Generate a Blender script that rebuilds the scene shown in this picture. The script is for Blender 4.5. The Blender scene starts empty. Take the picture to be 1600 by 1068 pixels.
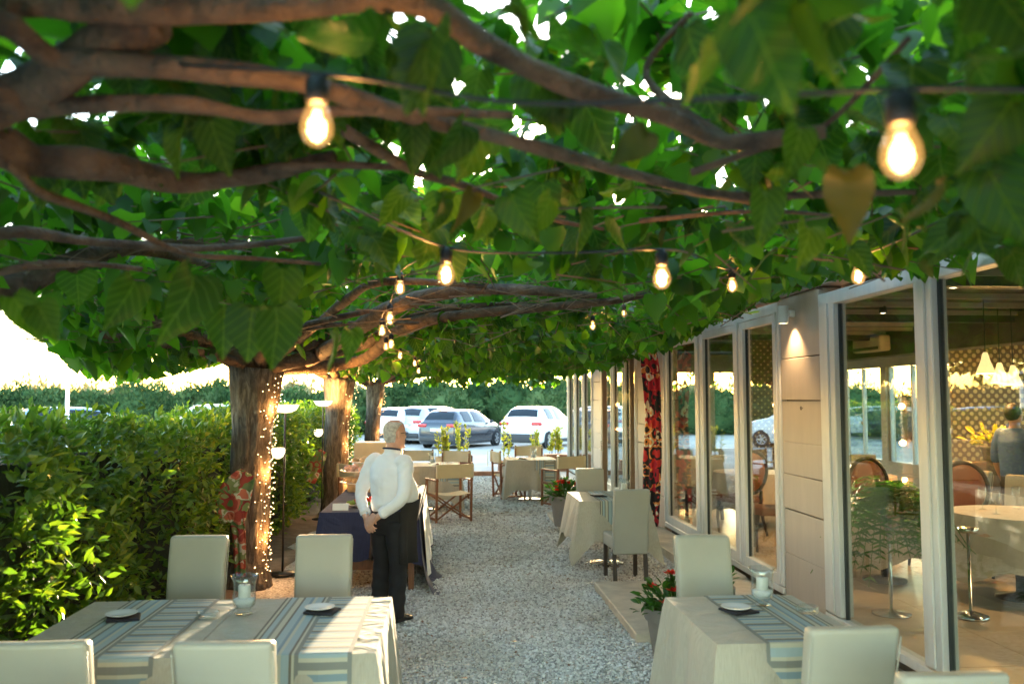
import bpy, bmesh, math, random
import numpy as np
from math import sin, cos, pi, radians, sqrt, atan2, tan
from mathutils import Vector, Matrix

random.seed(7)
rng = np.random.default_rng(11)
S = bpy.context.scene
C = S.collection

# ------------------------------------------------------------------ camera
F = 1340.0                      # focal length in pixels of the 1600-wide photograph
YAW = math.atan(100 / F)        # turned towards the building
PITCH = math.atan(91 / F)
CAM = Vector((0, 0, 1.8))
cd = bpy.data.cameras.new('camera')
cam = bpy.data.objects.new('camera', cd)
C.objects.link(cam)
cam.location = CAM
cam.rotation_euler = (radians(90) + PITCH, 0, -YAW)
cd.sensor_width = 36
cd.lens = F / 1600 * 36
cd.clip_start = 0.05
cd.clip_end = 2000
cd.dof.use_dof = True
cd.dof.focus_distance = 8.3
cd.dof.aperture_fstop = 2.4
S.camera = cam

# ------------------------------------------------------------------ sky, sun, exposure
SUN_AZ = radians(6.2)           # to the right of the path's direction
SUN_EL = radians(3.9)
W = bpy.data.worlds.new('World')
S.world = W
W.use_nodes = True
nt = W.node_tree
sky = nt.nodes.new('ShaderNodeTexSky')
sky.sky_type = 'NISHITA'
sky.sun_disc = False
sky.sun_elevation = SUN_EL
sky.sun_rotation = SUN_AZ
sky.air_density = 1.0
sky.dust_density = 0.9
sky.ozone_density = 1.6
bg = nt.nodes['Background']
bg.inputs['Strength'].default_value = 0.15
nt.links.new(sky.outputs[0], bg.inputs['Color'])
sl = bpy.data.lights.new('sun', 'SUN')
sl.energy = 1.1
sl.angle = radians(0.6)
sl.color = (1.0, 0.78, 0.50)
sun = bpy.data.objects.new('sun', sl)
C.objects.link(sun)
sdir = Vector((sin(SUN_AZ) * cos(SUN_EL), cos(SUN_AZ) * cos(SUN_EL), sin(SUN_EL)))
sun.rotation_euler = sdir.to_track_quat('Z', 'Y').to_euler()
S.view_settings.view_transform = 'Standard'
S.view_settings.look = 'None'
S.view_settings.exposure = 4.8
S.view_settings.gamma = 1.0
S.view_settings.use_curve_mapping = False
cy = S.cycles
cy.use_denoising = True
cy.max_bounces = 8
cy.diffuse_bounces = 4
cy.glossy_bounces = 4
cy.transmission_bounces = 6
cy.transparent_max_bounces = 14
cy.caustics_reflective = False
cy.caustics_refractive = False
cy.sample_clamp_indirect = 6.0
cy.blur_glossy = 0.5

# ------------------------------------------------------------------ helpers
RX = Vector((cos(YAW), -sin(YAW), 0))
FW = Vector((sin(YAW) * cos(PITCH), cos(YAW) * cos(PITCH), sin(PITCH)))
UP = Vector((-sin(YAW) * sin(PITCH), -cos(YAW) * sin(PITCH), cos(PITCH)))

def ray(u, v):
    return RX * (u - 800) + UP * (534 - v) + FW * F

def at(u, v, Y):
    d = ray(u, v)
    return CAM + d * (Y / d.y)

def atz(u, v, z):
    d = ray(u, v)
    return CAM + d * ((z - CAM.z) / d.z)

def project(P):
    """pixel coordinates of an (n,3) array"""
    q = np.asarray(P, float) - np.array(CAM)
    x = q @ np.array(RX); y = q @ np.array(UP); z = q @ np.array(FW)
    zz = np.where(z > 0.05, z, 0.05)
    return 800 + F * x / zz, 534 - F * y / zz, z

MATS = {}
def new_mat(name):
    m = bpy.data.materials.new(name)
    m.use_nodes = True
    MATS[name] = m
    return m, m.node_tree, m.node_tree.nodes['Principled BSDF']

def N(t, typ, **kw):
    n = t.nodes.new(typ)
    for k, v in kw.items():
        if hasattr(n, k):
            setattr(n, k, v)
        else:
            n.inputs[k].default_value = v
    return n

def ramp(t, fac, stops, interp='LINEAR'):
    r = t.nodes.new('ShaderNodeValToRGB')
    r.color_ramp.interpolation = interp
    el = r.color_ramp.elements
    while len(el) < len(stops):
        el.new(0.5)
    for e, (p, c) in zip(el, stops):
        e.position = p
        e.color = (*c, 1) if len(c) == 3 else c
    t.links.new(fac, r.inputs[0])
    return r.outputs[0]

def c3(c, k):
    return tuple(min(1, x * k) for x in c)

def pm(name, col, rough=0.6, var=0.15, scale=6.0, metal=0.0, bump=0.0, bscale=40.0, spec=0.5, stretch=None,
       coords='Object', col2=None, coat=0.0, sheen=0.0, bdist=0.01):
    """plain procedural material: noise-varied colour, optional fine bump"""
    m, t, b = new_mat(name)
    tc = N(t, 'ShaderNodeTexCoord')
    src = tc.outputs[coords]
    if stretch:
        mp = N(t, 'ShaderNodeMapping')
        mp.inputs['Scale'].default_value = stretch
        t.links.new(src, mp.inputs[0]); src = mp.outputs[0]
    n = N(t, 'ShaderNodeTexNoise')
    n.inputs['Scale'].default_value = scale; n.inputs['Detail'].default_value = 6; n.inputs['Roughness'].default_value = 0.6
    t.links.new(src, n.inputs['Vector'])
    c2 = col2 or c3(col, 1 + var)
    out = ramp(t, n.outputs['Fac'], [(0.3, c3(col, 1 - var)), (0.7, c2)])
    t.links.new(out, b.inputs['Base Color'])
    b.inputs['Roughness'].default_value = rough
    b.inputs['Metallic'].default_value = metal
    b.inputs['Specular IOR Level'].default_value = spec
    b.inputs['Coat Weight'].default_value = coat
    b.inputs['Sheen Weight'].default_value = sheen
    if bump > 0:
        n2 = N(t, 'ShaderNodeTexNoise')
        n2.inputs['Scale'].default_value = bscale; n2.inputs['Detail'].default_value = 5
        t.links.new(src, n2.inputs['Vector'])
        bp = N(t, 'ShaderNodeBump')
        bp.inputs['Strength'].default_value = bump; bp.inputs['Distance'].default_value = bdist
        t.links.new(n2.outputs['Fac'], bp.inputs['Height'])
        t.links.new(bp.outputs[0], b.inputs['Normal'])
    return m

def leafm(name, stops, trans=0.45, tcol=None, scale=3.0, rough=0.45, spec=0.4, isl=True):
    """leaf: colour by random island + noise, with light passing through the blade"""
    m, t, b = new_mat(name)
    geo = N(t, 'ShaderNodeNewGeometry')
    oi = N(t, 'ShaderNodeObjectInfo')
    tc = N(t, 'ShaderNodeTexCoord')
    n = N(t, 'ShaderNodeTexNoise'); n.inputs['Scale'].default_value = scale; n.inputs['Detail'].default_value = 3
    t.links.new(geo.outputs['Position'], n.inputs['Vector'])
    a = N(t, 'ShaderNodeMath', operation='ADD')
    if isl:
        t.links.new(geo.outputs['Random Per Island'], a.inputs[0])
    t.links.new(oi.outputs['Random'], a.inputs[1])
    fr = N(t, 'ShaderNodeMath', operation='FRACT'); t.links.new(a.outputs[0], fr.inputs[0])
    mx = N(t, 'ShaderNodeMath', operation='MULTIPLY_ADD'); t.links.new(fr.outputs[0], mx.inputs[0])
    mx.inputs[1].default_value = 0.6
    s = N(t, 'ShaderNodeMath', operation='MULTIPLY_ADD'); t.links.new(n.outputs['Fac'], s.inputs[0]); s.inputs[1].default_value = 0.9; s.inputs[2].default_value = -0.25
    t.links.new(s.outputs[0], mx.inputs[2])
    col = ramp(t, mx.outputs[0], stops)
    t.links.new(col, b.inputs['Base Color'])
    b.inputs['Roughness'].default_value = rough
    b.inputs['Specular IOR Level'].default_value = spec
    tr = N(t, 'ShaderNodeBsdfTranslucent')
    mixc = N(t, 'ShaderNodeMix', data_type='RGBA', blend_type='MULTIPLY')
    mixc.inputs[0].default_value = 1.0
    t.links.new(col, mixc.inputs[6])
    mixc.inputs[7].default_value = (*(tcol or (1.6, 1.9, 0.6)), 1)
    t.links.new(mixc.outputs[2], tr.inputs['Color'])
    ms = N(t, 'ShaderNodeMixShader'); ms.inputs[0].default_value = trans
    t.links.new(b.outputs[0], ms.inputs[1]); t.links.new(tr.outputs[0], ms.inputs[2])
    t.links.new(ms.outputs[0], t.nodes['Material Output'].inputs['Surface'])
    return m

def glassm(name, tint=(0.93, 0.97, 0.95), ior=1.45, rough=0.0, boost=1.0):
    m, t, b = new_mat(name)
    lw = N(t, 'ShaderNodeLayerWeight'); lw.inputs['Blend'].default_value = 0.5
    pw = N(t, 'ShaderNodeMath', operation='POWER'); pw.inputs[1].default_value = 3.2
    t.links.new(lw.outputs['Facing'], pw.inputs[0])
    mu = N(t, 'ShaderNodeMath', operation='MULTIPLY_ADD'); mu.inputs[1].default_value = 0.85; mu.inputs[2].default_value = 0.045 * boost; mu.use_clamp = True
    t.links.new(pw.outputs[0], mu.inputs[0])
    tr = N(t, 'ShaderNodeBsdfTransparent'); tr.inputs['Color'].default_value = (*tint, 1)
    gl = N(t, 'ShaderNodeBsdfGlossy'); gl.inputs['Roughness'].default_value = rough
    ms = N(t, 'ShaderNodeMixShader')
    t.links.new(mu.outputs[0], ms.inputs[0]); t.links.new(tr.outputs[0], ms.inputs[1]); t.links.new(gl.outputs[0], ms.inputs[2])
    t.links.new(ms.outputs[0], t.nodes['Material Output'].inputs['Surface'])
    return m

def emit(name, col, strength):
    m, t, b = new_mat(name)
    b.inputs['Base Color'].default_value = (*c3(col, 0.8), 1)
    b.inputs['Emission Color'].default_value = (*col, 1)
    b.inputs['Emission Strength'].default_value = strength
    return m

class MB:
    """collects shapes, then links them as one mesh object"""
    def __init__(s):
        s.v = []; s.f = []
    def add(s, v, f):
        o = len(s.v)
        s.v += [tuple(p) for p in v]
        s.f += [tuple(i + o for i in q) for q in f]
        return s
    def box(s, c, d, rz=0, taper=1.0, M=None):
        x, y, z = d[0] / 2, d[1] / 2, d[2] / 2
        P = [Vector((sx * x * (taper if sz > 0 else 1), sy * y * (taper if sz > 0 else 1), sz * z)) for sz in (-1, 1) for sx, sy in ((-1, -1), (1, -1), (1, 1), (-1, 1))]
        R = M or Matrix.Rotation(rz, 3, 'Z')
        return s.add([R @ p + Vector(c) for p in P], [(3, 2, 1, 0), (4, 5, 6, 7), (0, 1, 5, 4), (1, 2, 6, 5), (2, 3, 7, 6), (3, 0, 4, 7)])
    def rbox(s, c, d, r=0.02, seg=2, rz=0, shape=None, M=None):
        bm = bmesh.new()
        bmesh.ops.create_cube(bm, size=1)
        for v in bm.verts:
            v.co = Vector((v.co.x * d[0], v.co.y * d[1], v.co.z * d[2]))
        bmesh.ops.bevel(bm, geom=bm.edges[:], offset=r, segments=seg, affect='EDGES', profile=0.5)
        if shape:
            for v in bm.verts:
                v.co = Vector(shape(v.co))
        R = M or Matrix.Rotation(rz, 3, 'Z')
        bm.verts.index_update()
        s.add([R @ v.co + Vector(c) for v in bm.verts], [[v.index for v in f.verts] for f in bm.faces])
        bm.free()
        return s
    def bar(s, a, b, w, h=None, up=(0, 0, 1)):
        """square bar from a to b"""
        a = Vector(a); b = Vector(b); d = b - a
        z = d.normalized(); u = Vector(up)
        if abs(z.dot(u)) > 0.97:
            u = Vector((0, 1, 0))
        x = u.cross(z).normalized(); y = z.cross(x)
        M = Matrix((x, y, z)).transposed()
        return s.box((a + b) / 2, (w, h or w, d.length), M=M)
    def tube(s, pts, r, n=8, cap=True, nz=None):
        pts = [Vector(p) for p in pts]
        k = len(pts)
        rr = r if hasattr(r, '__len__') else [r] * k
        t0 = (pts[1] - pts[0]).normalized()
        u = Vector((0, 0, 1)) if abs(t0.z) < 0.9 else Vector((1, 0, 0))
        x = t0.cross(u).normalized()
        vs = []; fs = []
        for i, p in enumerate(pts):
            t = (pts[min(i + 1, k - 1)] - pts[max(i - 1, 0)]).normalized()
            x = (x - t * x.dot(t)).normalized()
            y = t.cross(x)
            for j in range(n):
                a = 2 * pi * j / n
                q = rr[i] * (1 + (nz(i, j) if nz else 0))
                vs.append(p + x * cos(a) * q + y * sin(a) * q)
        for i in range(k - 1):
            for j in range(n):
                fs.append((i * n + j, i * n + (j + 1) % n, (i + 1) * n + (j + 1) % n, (i + 1) * n + j))
        if cap:
            fs.append(tuple(range(n - 1, -1, -1))); fs.append(tuple((k - 1) * n + j for j in range(n)))
        return s.add(vs, fs)
    def lathe(s, prof, n=20, c=(0, 0, 0), M=None, cap=False):
        vs = []; fs = []
        c = Vector(c)
        for r, z in prof:
            for j in range(n):
                a = 2 * pi * j / n
                p = Vector((r * cos(a), r * sin(a), z))
                vs.append((M @ p if M else p) + c)
        for i in range(len(prof) - 1):
            for j in range(n):
                fs.append((i * n + j, i * n + (j + 1) % n, (i + 1) * n + (j + 1) % n, (i + 1) * n + j))
        if cap:
            fs.append(tuple(range(n - 1, -1, -1))); fs.append(tuple((len(prof) - 1) * n + j for j in range(n)))
        return s.add(vs, fs)
    def loft(s, rings, cap=True):
        n = len(rings[0]); vs = []; fs = []
        for r in rings:
            vs += [Vector(p) for p in r]
        for i in range(len(rings) - 1):
            for j in range(n):
                fs.append((i * n + j, i * n + (j + 1) % n, (i + 1) * n + (j + 1) % n, (i + 1) * n + j))
        if cap:
            fs.append(tuple(range(n - 1, -1, -1))); fs.append(tuple((len(rings) - 1) * n + j for j in range(n)))
        return s.add(vs, fs)
    def ell(s, c, r, n=12, m=8, M=None):
        prof = [(max(1e-4, sin(pi * i / m)), -cos(pi * i / m)) for i in range(m + 1)]
        D = Matrix.Diagonal(Vector(r))
        return s.lathe(prof, n, c, (M @ D) if M else D)
    def prism(s, poly, th, M=None, c=(0, 0, 0)):
        """polygon in xz, thickness along y"""
        n = len(poly); c = Vector(c)
        vs = []
        for y in (-th / 2, th / 2):
            for x, z in poly:
                p = Vector((x, y, z)); vs.append((M @ p if M else p) + c)
        fs = [tuple(range(n)), tuple(range(2 * n - 1, n - 1, -1))] + [(i, i + n, (i + 1) % n + n, (i + 1) % n) for i in range(n)]
        return s.add(vs, fs)
    def mesh(s, name, mat, smooth=False):
        me = bpy.data.meshes.new(name)
        me.from_pydata(s.v, [], s.f)
        if mat:
            me.materials.append(MATS[mat] if isinstance(mat, str) else mat)
        if smooth:
            me.polygons.foreach_set('use_smooth', [True] * len(me.polygons))
        me.update()
        return me
    def build(s, name, mat, parent=None, smooth=False, loc=None, auto=None):
        me = s.mesh(name, mat, smooth or bool(auto))
        bm = bmesh.new(); bm.from_mesh(me); bmesh.ops.recalc_face_normals(bm, faces=bm.faces)
        if auto:
            for e in bm.edges:
                if len(e.link_faces) == 2 and e.calc_face_angle(0) > radians(auto):
                    e.smooth = False
        bm.to_mesh(me); bm.free()
        return link(name, me, parent, loc)

def link(name, me, parent=None, loc=None):
    o = bpy.data.objects.new(name, me)
    C.objects.link(o)
    if parent is not None:
        o.parent = parent
    if loc is not None:
        o.location = loc
    return o

def np_mesh(name, V, Fa, mat, smooth=False):
    """mesh from arrays; Fa is one (n,k) array or a list of them"""
    me = bpy.data.meshes.new(name)
    Fa = Fa if isinstance(Fa, list) else [Fa]
    nl = sum(f.size for f in Fa); nf = sum(len(f) for f in Fa)
    me.vertices.add(len(V)); me.vertices.foreach_set('co', np.ascontiguousarray(V, np.float32).ravel())
    me.loops.add(nl); me.loops.foreach_set('vertex_index', np.concatenate([f.ravel() for f in Fa]).astype(np.int32))
    me.polygons.add(nf)
    tot = np.concatenate([np.full(len(f), f.shape[1]) for f in Fa])
    me.polygons.foreach_set('loop_start', np.concatenate([[0], np.cumsum(tot)[:-1]]).astype(np.int32))
    try:
        me.polygons.foreach_set('loop_total', tot.astype(np.int32))
    except Exception:
        pass
    if smooth:
        me.polygons.foreach_set('use_smooth', np.ones(nf, bool))
    me.materials.append(MATS[mat])
    me.update(calc_edges=True)
    me.validate()
    return me

def tag(o, label, cat, group=None, kind=None):
    o['label'] = label; o['category'] = cat
    if group: o['group'] = group
    if kind: o['kind'] = kind
    return o

def thing(name, label, cat, loc=(0, 0, 0), rz=0, group=None):
    o = bpy.data.objects.new(name, None)
    C.objects.link(o)
    o.empty_display_size = 0.1
    o.location = loc; o.rotation_euler = (0, 0, rz)
    return tag(o, label, cat, group)

def struct(o):
    o['kind'] = 'structure'
    return o

def dup(root, loc, rz, label, group=None, scale=None):
    r = root.copy(); C.objects.link(r)
    r.location = loc; r.rotation_euler = (0, 0, rz); r['label'] = label
    if scale: r.scale = (scale,) * 3
    if group: r['group'] = group
    for ch in root.children:
        c = ch.copy(); C.objects.link(c); c.parent = r
        for g in ch.children:
            d = g.copy(); C.objects.link(d); d.parent = c
    return r

def spline(pts, k=6):
    P = [Vector(p) for p in pts]
    if len(P) < 3:
        return [P[0].lerp(P[-1], i / k) for i in range(k + 1)]
    out = []
    for i in range(len(P) - 1):
        a = P[max(i - 1, 0)]; b = P[i]; c = P[i + 1]; d = P[min(i + 2, len(P) - 1)]
        for j in range(k):
            t = j / k
            out.append(0.5 * ((2 * b) + (c - a) * t + (2 * a - 5 * b + 4 * c - d) * t * t + (3 * b - a - 3 * c + d) * t ** 3))
    out.append(P[-1])
    return out

def lerp_list(vals, n):
    return list(np.interp(np.linspace(0, len(vals) - 1, n), range(len(vals)), vals))

def point_light(name, parent, loc, energy, col, r=0.02):
    l = bpy.data.lights.new(name, 'POINT'); l.energy = energy; l.color = col; l.shadow_soft_size = r
    o = bpy.data.objects.new(name, l); C.objects.link(o); o.parent = parent; o.location = loc
    return o
# ------------------------------------------------------------------ materials
def build_materials():
    # gravel ground (fine stones as colour and relief beyond the modelled ones)
    m, t, b = new_mat('gravel_ground')
    tc = N(t, 'ShaderNodeTexCoord')
    v = N(t, 'ShaderNodeTexVoronoi'); v.inputs['Scale'].default_value = 55
    t.links.new(tc.outputs['Object'], v.inputs['Vector'])
    n = N(t, 'ShaderNodeTexNoise'); n.inputs['Scale'].default_value = 1.3; n.inputs['Detail'].default_value = 6
    t.links.new(tc.outputs['Object'], n.inputs['Vector'])
    c = ramp(t, v.outputs['Color'], [(0.1, (0.26, 0.26, 0.255)), (0.45, (0.57, 0.57, 0.56)), (0.9, (0.80, 0.80, 0.79))])
    d = ramp(t, n.outputs['Fac'], [(0.3, (0.82, 0.79, 0.74)), (0.6, (1, 1, 1))])
    mx = N(t, 'ShaderNodeMix', data_type='RGBA', blend_type='MULTIPLY'); mx.inputs[0].default_value = 1
    t.links.new(c, mx.inputs[6]); t.links.new(d, mx.inputs[7])
    t.links.new(mx.outputs[2], b.inputs['Base Color'])
    b.inputs['Roughness'].default_value = 0.85
    bp = N(t, 'ShaderNodeBump'); bp.inputs['Strength'].default_value = 0.9; bp.inputs['Distance'].default_value = 0.012; bp.invert = True
    t.links.new(v.outputs['Distance'], bp.inputs['Height']); t.links.new(bp.outputs[0], b.inputs['Normal'])
    # single stones
    m, t, b = new_mat('stone_chip')
    g = N(t, 'ShaderNodeNewGeometry')
    col = ramp(t, g.outputs['Random Per Island'], [(0.0, (0.30, 0.295, 0.285)), (0.2, (0.55, 0.545, 0.535)), (0.55, (0.75, 0.745, 0.735)), (0.9, (0.87, 0.87, 0.87)), (1.0, (0.36, 0.29, 0.22))])
    g2 = N(t, 'ShaderNodeTexNoise'); g2.inputs['Scale'].default_value = 0.9; g2.inputs['Detail'].default_value = 5; t.links.new(g.outputs['Position'], g2.inputs['Vector'])
    dirt = ramp(t, g2.outputs['Fac'], [(0.34, (0.80, 0.75, 0.68)), (0.55, (1, 1, 1))])
    mg = N(t, 'ShaderNodeMix', data_type='RGBA', blend_type='MULTIPLY'); mg.inputs[0].default_value = 1
    t.links.new(col, mg.inputs[6]); t.links.new(dirt, mg.inputs[7])
    t.links.new(mg.outputs[2], b.inputs['Base Color']); b.inputs['Roughness'].default_value = 0.75
    pm('car_park_ground', (0.36, 0.33, 0.285), 1.0, 0.25, 0.5, bump=0.4, bscale=60, spec=0.05)
    pm('soil', (0.16, 0.12, 0.085), 0.95, 0.4, 5, bump=0.8, bscale=30)
    pm('travertine', (0.50, 0.43, 0.34), 0.6, 0.22, 5, bump=0.3, bscale=50, stretch=(1, 1, 3))
    pm('terracotta', (0.42, 0.20, 0.11), 0.8, 0.25, 8, bump=0.2)
    pm('rust_box', (0.22, 0.09, 0.055), 0.8, 0.3, 9, bump=0.2)
    # bark
    def bark(name, c1, c2, c3_):
        m, t, b = new_mat(name)
        tc = N(t, 'ShaderNodeTexCoord')
        mp = N(t, 'ShaderNodeMapping'); mp.inputs['Scale'].default_value = (1, 1, 0.22)
        t.links.new(tc.outputs['Object'], mp.inputs[0])
        n = N(t, 'ShaderNodeTexNoise'); n.inputs['Scale'].default_value = 22; n.inputs['Detail'].default_value = 8; n.inputs['Roughness'].default_value = 0.65; n.inputs['Distortion'].default_value = 0.8
        t.links.new(mp.outputs[0], n.inputs['Vector'])
        col = ramp(t, n.outputs['Fac'], [(0.32, c1), (0.5, c2), (0.68, c3_)])
        n3 = N(t, 'ShaderNodeTexNoise'); n3.inputs['Scale'].default_value = 2.5
        t.links.new(tc.outputs['Object'], n3.inputs['Vector'])
        t.links.new(col, b.inputs['Base Color'])
        b.inputs['Roughness'].default_value = 0.85
        bp = N(t, 'ShaderNodeBump'); bp.inputs['Strength'].default_value = 1.0; bp.inputs['Distance'].default_value = 0.03
        t.links.new(n.outputs['Fac'], bp.inputs['Height']); t.links.new(bp.outputs[0], b.inputs['Normal'])
    bark('bark', (0.035, 0.027, 0.021), (0.13, 0.10, 0.075), (0.26, 0.215, 0.17))
    pm('branch_bark', (0.072, 0.045, 0.030), 0.85, 0.6, 9, bump=1.0, bscale=28, bdist=0.025, col2=(0.16, 0.10, 0.06))
    pm('twig_bark', (0.16, 0.105, 0.06), 0.8, 0.3, 5)
    leafm('mulberry_leaf', [(0.0, (0.011, 0.040, 0.008)), (0.5, (0.027, 0.076, 0.010)), (0.85, (0.058, 0.122, 0.014)), (1.0, (0.13, 0.155, 0.022))], 0.62, (3.1, 3.8, 0.7), 1.2, 0.4)
    m = leafm('near_leaf', [(0.0, (0.009, 0.031, 0.006)), (0.5, (0.020, 0.056, 0.008)), (0.8, (0.042, 0.088, 0.011)), (1.0, (0.12, 0.125, 0.018))], 0.55, (2.7, 3.3, 0.65), 9, 0.40)
    t = m.node_tree; b = t.nodes['Principled BSDF']
    tc = N(t, 'ShaderNodeTexCoord'); sp = N(t, 'ShaderNodeSeparateXYZ'); t.links.new(tc.outputs['Object'], sp.inputs[0])
    ab = N(t, 'ShaderNodeMath', operation='ABSOLUTE'); t.links.new(sp.outputs[0], ab.inputs[0])
    k1 = N(t, 'ShaderNodeMath', operation='MULTIPLY_ADD'); t.links.new(ab.outputs[0], k1.inputs[0]); k1.inputs[1].default_value = -0.9; t.links.new(sp.outputs[1], k1.inputs[2])
    k2 = N(t, 'ShaderNodeMath', operation='MULTIPLY'); t.links.new(k1.outputs[0], k2.inputs[0]); k2.inputs[1].default_value = 5.2
    pp = N(t, 'ShaderNodeMath', operation='PINGPONG'); t.links.new(k2.outputs[0], pp.inputs[0]); pp.inputs[1].default_value = 0.5
    v1 = N(t, 'ShaderNodeMapRange'); t.links.new(pp.outputs[0], v1.inputs[0]); v1.inputs[1].default_value = 0.0; v1.inputs[2].default_value = 0.09; v1.inputs[3].default_value = 1; v1.inputs[4].default_value = 0
    v2 = N(t, 'ShaderNodeMapRange'); t.links.new(ab.outputs[0], v2.inputs[0]); v2.inputs[1].default_value = 0.006; v2.inputs[2].default_value = 0.02; v2.inputs[3].default_value = 1; v2.inputs[4].default_value = 0
    vm = N(t, 'ShaderNodeMath', operation='MAXIMUM'); t.links.new(v1.outputs[0], vm.inputs[0]); t.links.new(v2.outputs[0], vm.inputs[1])
    src = b.inputs['Base Color'].links[0].from_socket
    mx = N(t, 'ShaderNodeMix', data_type='RGBA'); f = N(t, 'ShaderNodeMath', operation='MULTIPLY'); t.links.new(vm.outputs[0], f.inputs[0]); f.inputs[1].default_value = 0.3
    t.links.new(f.outputs[0], mx.inputs[0]); t.links.new(src, mx.inputs[6]); mx.inputs[7].default_value = (0.17, 0.24, 0.06, 1)
    for l in list(src.links):
        if l.to_node.name != mx.name: t.links.new(mx.outputs[2], l.to_socket)
    bp = N(t, 'ShaderNodeBump'); bp.inputs['Strength'].default_value = 0.5; bp.inputs['Distance'].default_value = 0.02; bp.invert = True
    t.links.new(vm.outputs[0], bp.inputs['Height']); t.links.new(bp.outputs[0], b.inputs['Normal'])
    leafm('bulb_lit_leaf', [(0.0, (0.035, 0.05, 0.009)), (0.5, (0.065, 0.07, 0.010)), (1.0, (0.12, 0.095, 0.012))], 0.5, (1.5, 1.5, 0.5), 14, 0.45)  # yellow of the bulb's light put into the blade colour
    leafm('hedge_leaf', [(0.0, (0.03, 0.075, 0.014)), (0.45, (0.075, 0.15, 0.022)), (0.75, (0.16, 0.225, 0.032)), (0.95, (0.27, 0.27, 0.045))], 0.42, (1.8, 2.0, 0.5), 1.6, 0.38, 0.5)
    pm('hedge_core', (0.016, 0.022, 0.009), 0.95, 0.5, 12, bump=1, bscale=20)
    leafm('scrub_leaf', [(0.0, (0.025, 0.055, 0.022)), (0.45, (0.045, 0.09, 0.035)), (0.8, (0.085, 0.125, 0.05)), (1.0, (0.19, 0.17, 0.08))], 0.08, (1.3, 1.5, 0.8), 0.35, 1.0, 0.0)
    leafm('dry_grass', [(0.0, (0.14, 0.13, 0.06)), (0.5, (0.26, 0.22, 0.11)), (1.0, (0.38, 0.32, 0.18))], 0.12, (1.3, 1.3, 0.7), 0.4, 1.0, 0.0)
    leafm('pot_leaf', [(0.0, (0.02, 0.07, 0.016)), (0.6, (0.04, 0.115, 0.02)), (1.0, (0.09, 0.17, 0.03))], 0.3, (1.6, 2.0, 0.6), 6, 0.35, 0.5)
    leafm('yellow_leaf', [(0.0, (0.16, 0.20, 0.03)), (0.5, (0.33, 0.33, 0.05)), (1.0, (0.55, 0.44, 0.07))], 0.4, (1.4, 1.5, 0.6), 6, 0.5, 0.4)
    leafm('fern_leaf', [(0.0, (0.03, 0.09, 0.02)), (0.6, (0.06, 0.15, 0.025)), (1.0, (0.14, 0.22, 0.04))], 0.4, (1.6, 2.0, 0.6), 6, 0.5, 0.4)
    leafm('red_petal', [(0.0, (0.45, 0.012, 0.02)), (0.5, (0.65, 0.025, 0.02)), (1.0, (0.75, 0.09, 0.02))], 0.3, (1.3, 0.8, 0.6), 20, 0.5, 0.3)
    # furniture
    pm('chair_vinyl', (0.42, 0.405, 0.335), 0.42, 0.05, 3, bump=0.06, bscale=180, spec=0.45)
    pm('grey_chair_fabric', (0.34, 0.345, 0.30), 0.7, 0.05, 3, bump=0.1, bscale=200)
    pm('dark_wood', (0.028, 0.015, 0.010), 0.4, 0.3, 8, stretch=(6, 6, 1))
    pm('teak', (0.22, 0.085, 0.035), 0.5, 0.3, 8, stretch=(5, 5, 1))
    pm('canvas', (0.62, 0.52, 0.34), 0.85, 0.06, 5, bump=0.1, bscale=250)
    def weave(name, c, v=0.1):
        m, t, b = new_mat(name)
        tc = N(t, 'ShaderNodeTexCoord')
        mp1 = N(t, 'ShaderNodeMapping'); mp1.inputs['Scale'].default_value = (1, 1, 0.03)
        t.links.new(tc.outputs['Object'], mp1.inputs[0])
        n1 = N(t, 'ShaderNodeTexNoise'); n1.inputs['Scale'].default_value = 160; n1.inputs['Detail'].default_value = 2
        t.links.new(mp1.outputs[0], n1.inputs['Vector'])
        n2 = N(t, 'ShaderNodeTexNoise'); n2.inputs['Scale'].default_value = 4; n2.inputs['Detail'].default_value = 4
        t.links.new(tc.outputs['Object'], n2.inputs['Vector'])
        a = N(t, 'ShaderNodeMath', operation='MULTIPLY_ADD'); t.links.new(n1.outputs['Fac'], a.inputs[0]); a.inputs[1].default_value = 0.7
        m2 = N(t, 'ShaderNodeMath', operation='MULTIPLY'); t.links.new(n2.outputs['Fac'], m2.inputs[0]); m2.inputs[1].default_value = 0.3
        t.links.new(m2.outputs[0], a.inputs[2])
        col = ramp(t, a.outputs[0], [(0.25, c3(c, 1 - v * 1.6)), (0.75, c3(c, 1 + v))])
        t.links.new(col, b.inputs['Base Color']); b.inputs['Roughness'].default_value = 0.85
        b.inputs['Sheen Weight'].default_value = 0.1
        bp = N(t, 'ShaderNodeBump'); bp.inputs['Strength'].default_value = 0.15; bp.inputs['Distance'].default_value = 0.004
        t.links.new(a.outputs[0], bp.inputs['Height'])
        n4 = N(t, 'ShaderNodeTexNoise'); n4.inputs['Scale'].default_value = 5.5; n4.inputs['Detail'].default_value = 2; n4.inputs['Distortion'].default_value = 1.2
        t.links.new(tc.outputs['Object'], n4.inputs['Vector'])
        b2 = N(t, 'ShaderNodeBump'); b2.inputs['Strength'].default_value = 0.35; b2.inputs['Distance'].default_value = 0.05
        t.links.new(n4.outputs['Fac'], b2.inputs['Height']); t.links.new(bp.outputs[0], b2.inputs['Normal']); t.links.new(b2.outputs[0], b.inputs['Normal'])
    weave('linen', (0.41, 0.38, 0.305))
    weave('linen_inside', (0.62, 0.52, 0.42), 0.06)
    weave('navy_cloth', (0.028, 0.032, 0.085), 0.2)
    weave('white_cloth', (0.75, 0.75, 0.74), 0.05)
    # runner: lengthwise stripes on one half, ladder stripes on the other (UV in metres)
    m, t, b = new_mat('runner')
    uv = N(t, 'ShaderNodeUVMap')
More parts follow.
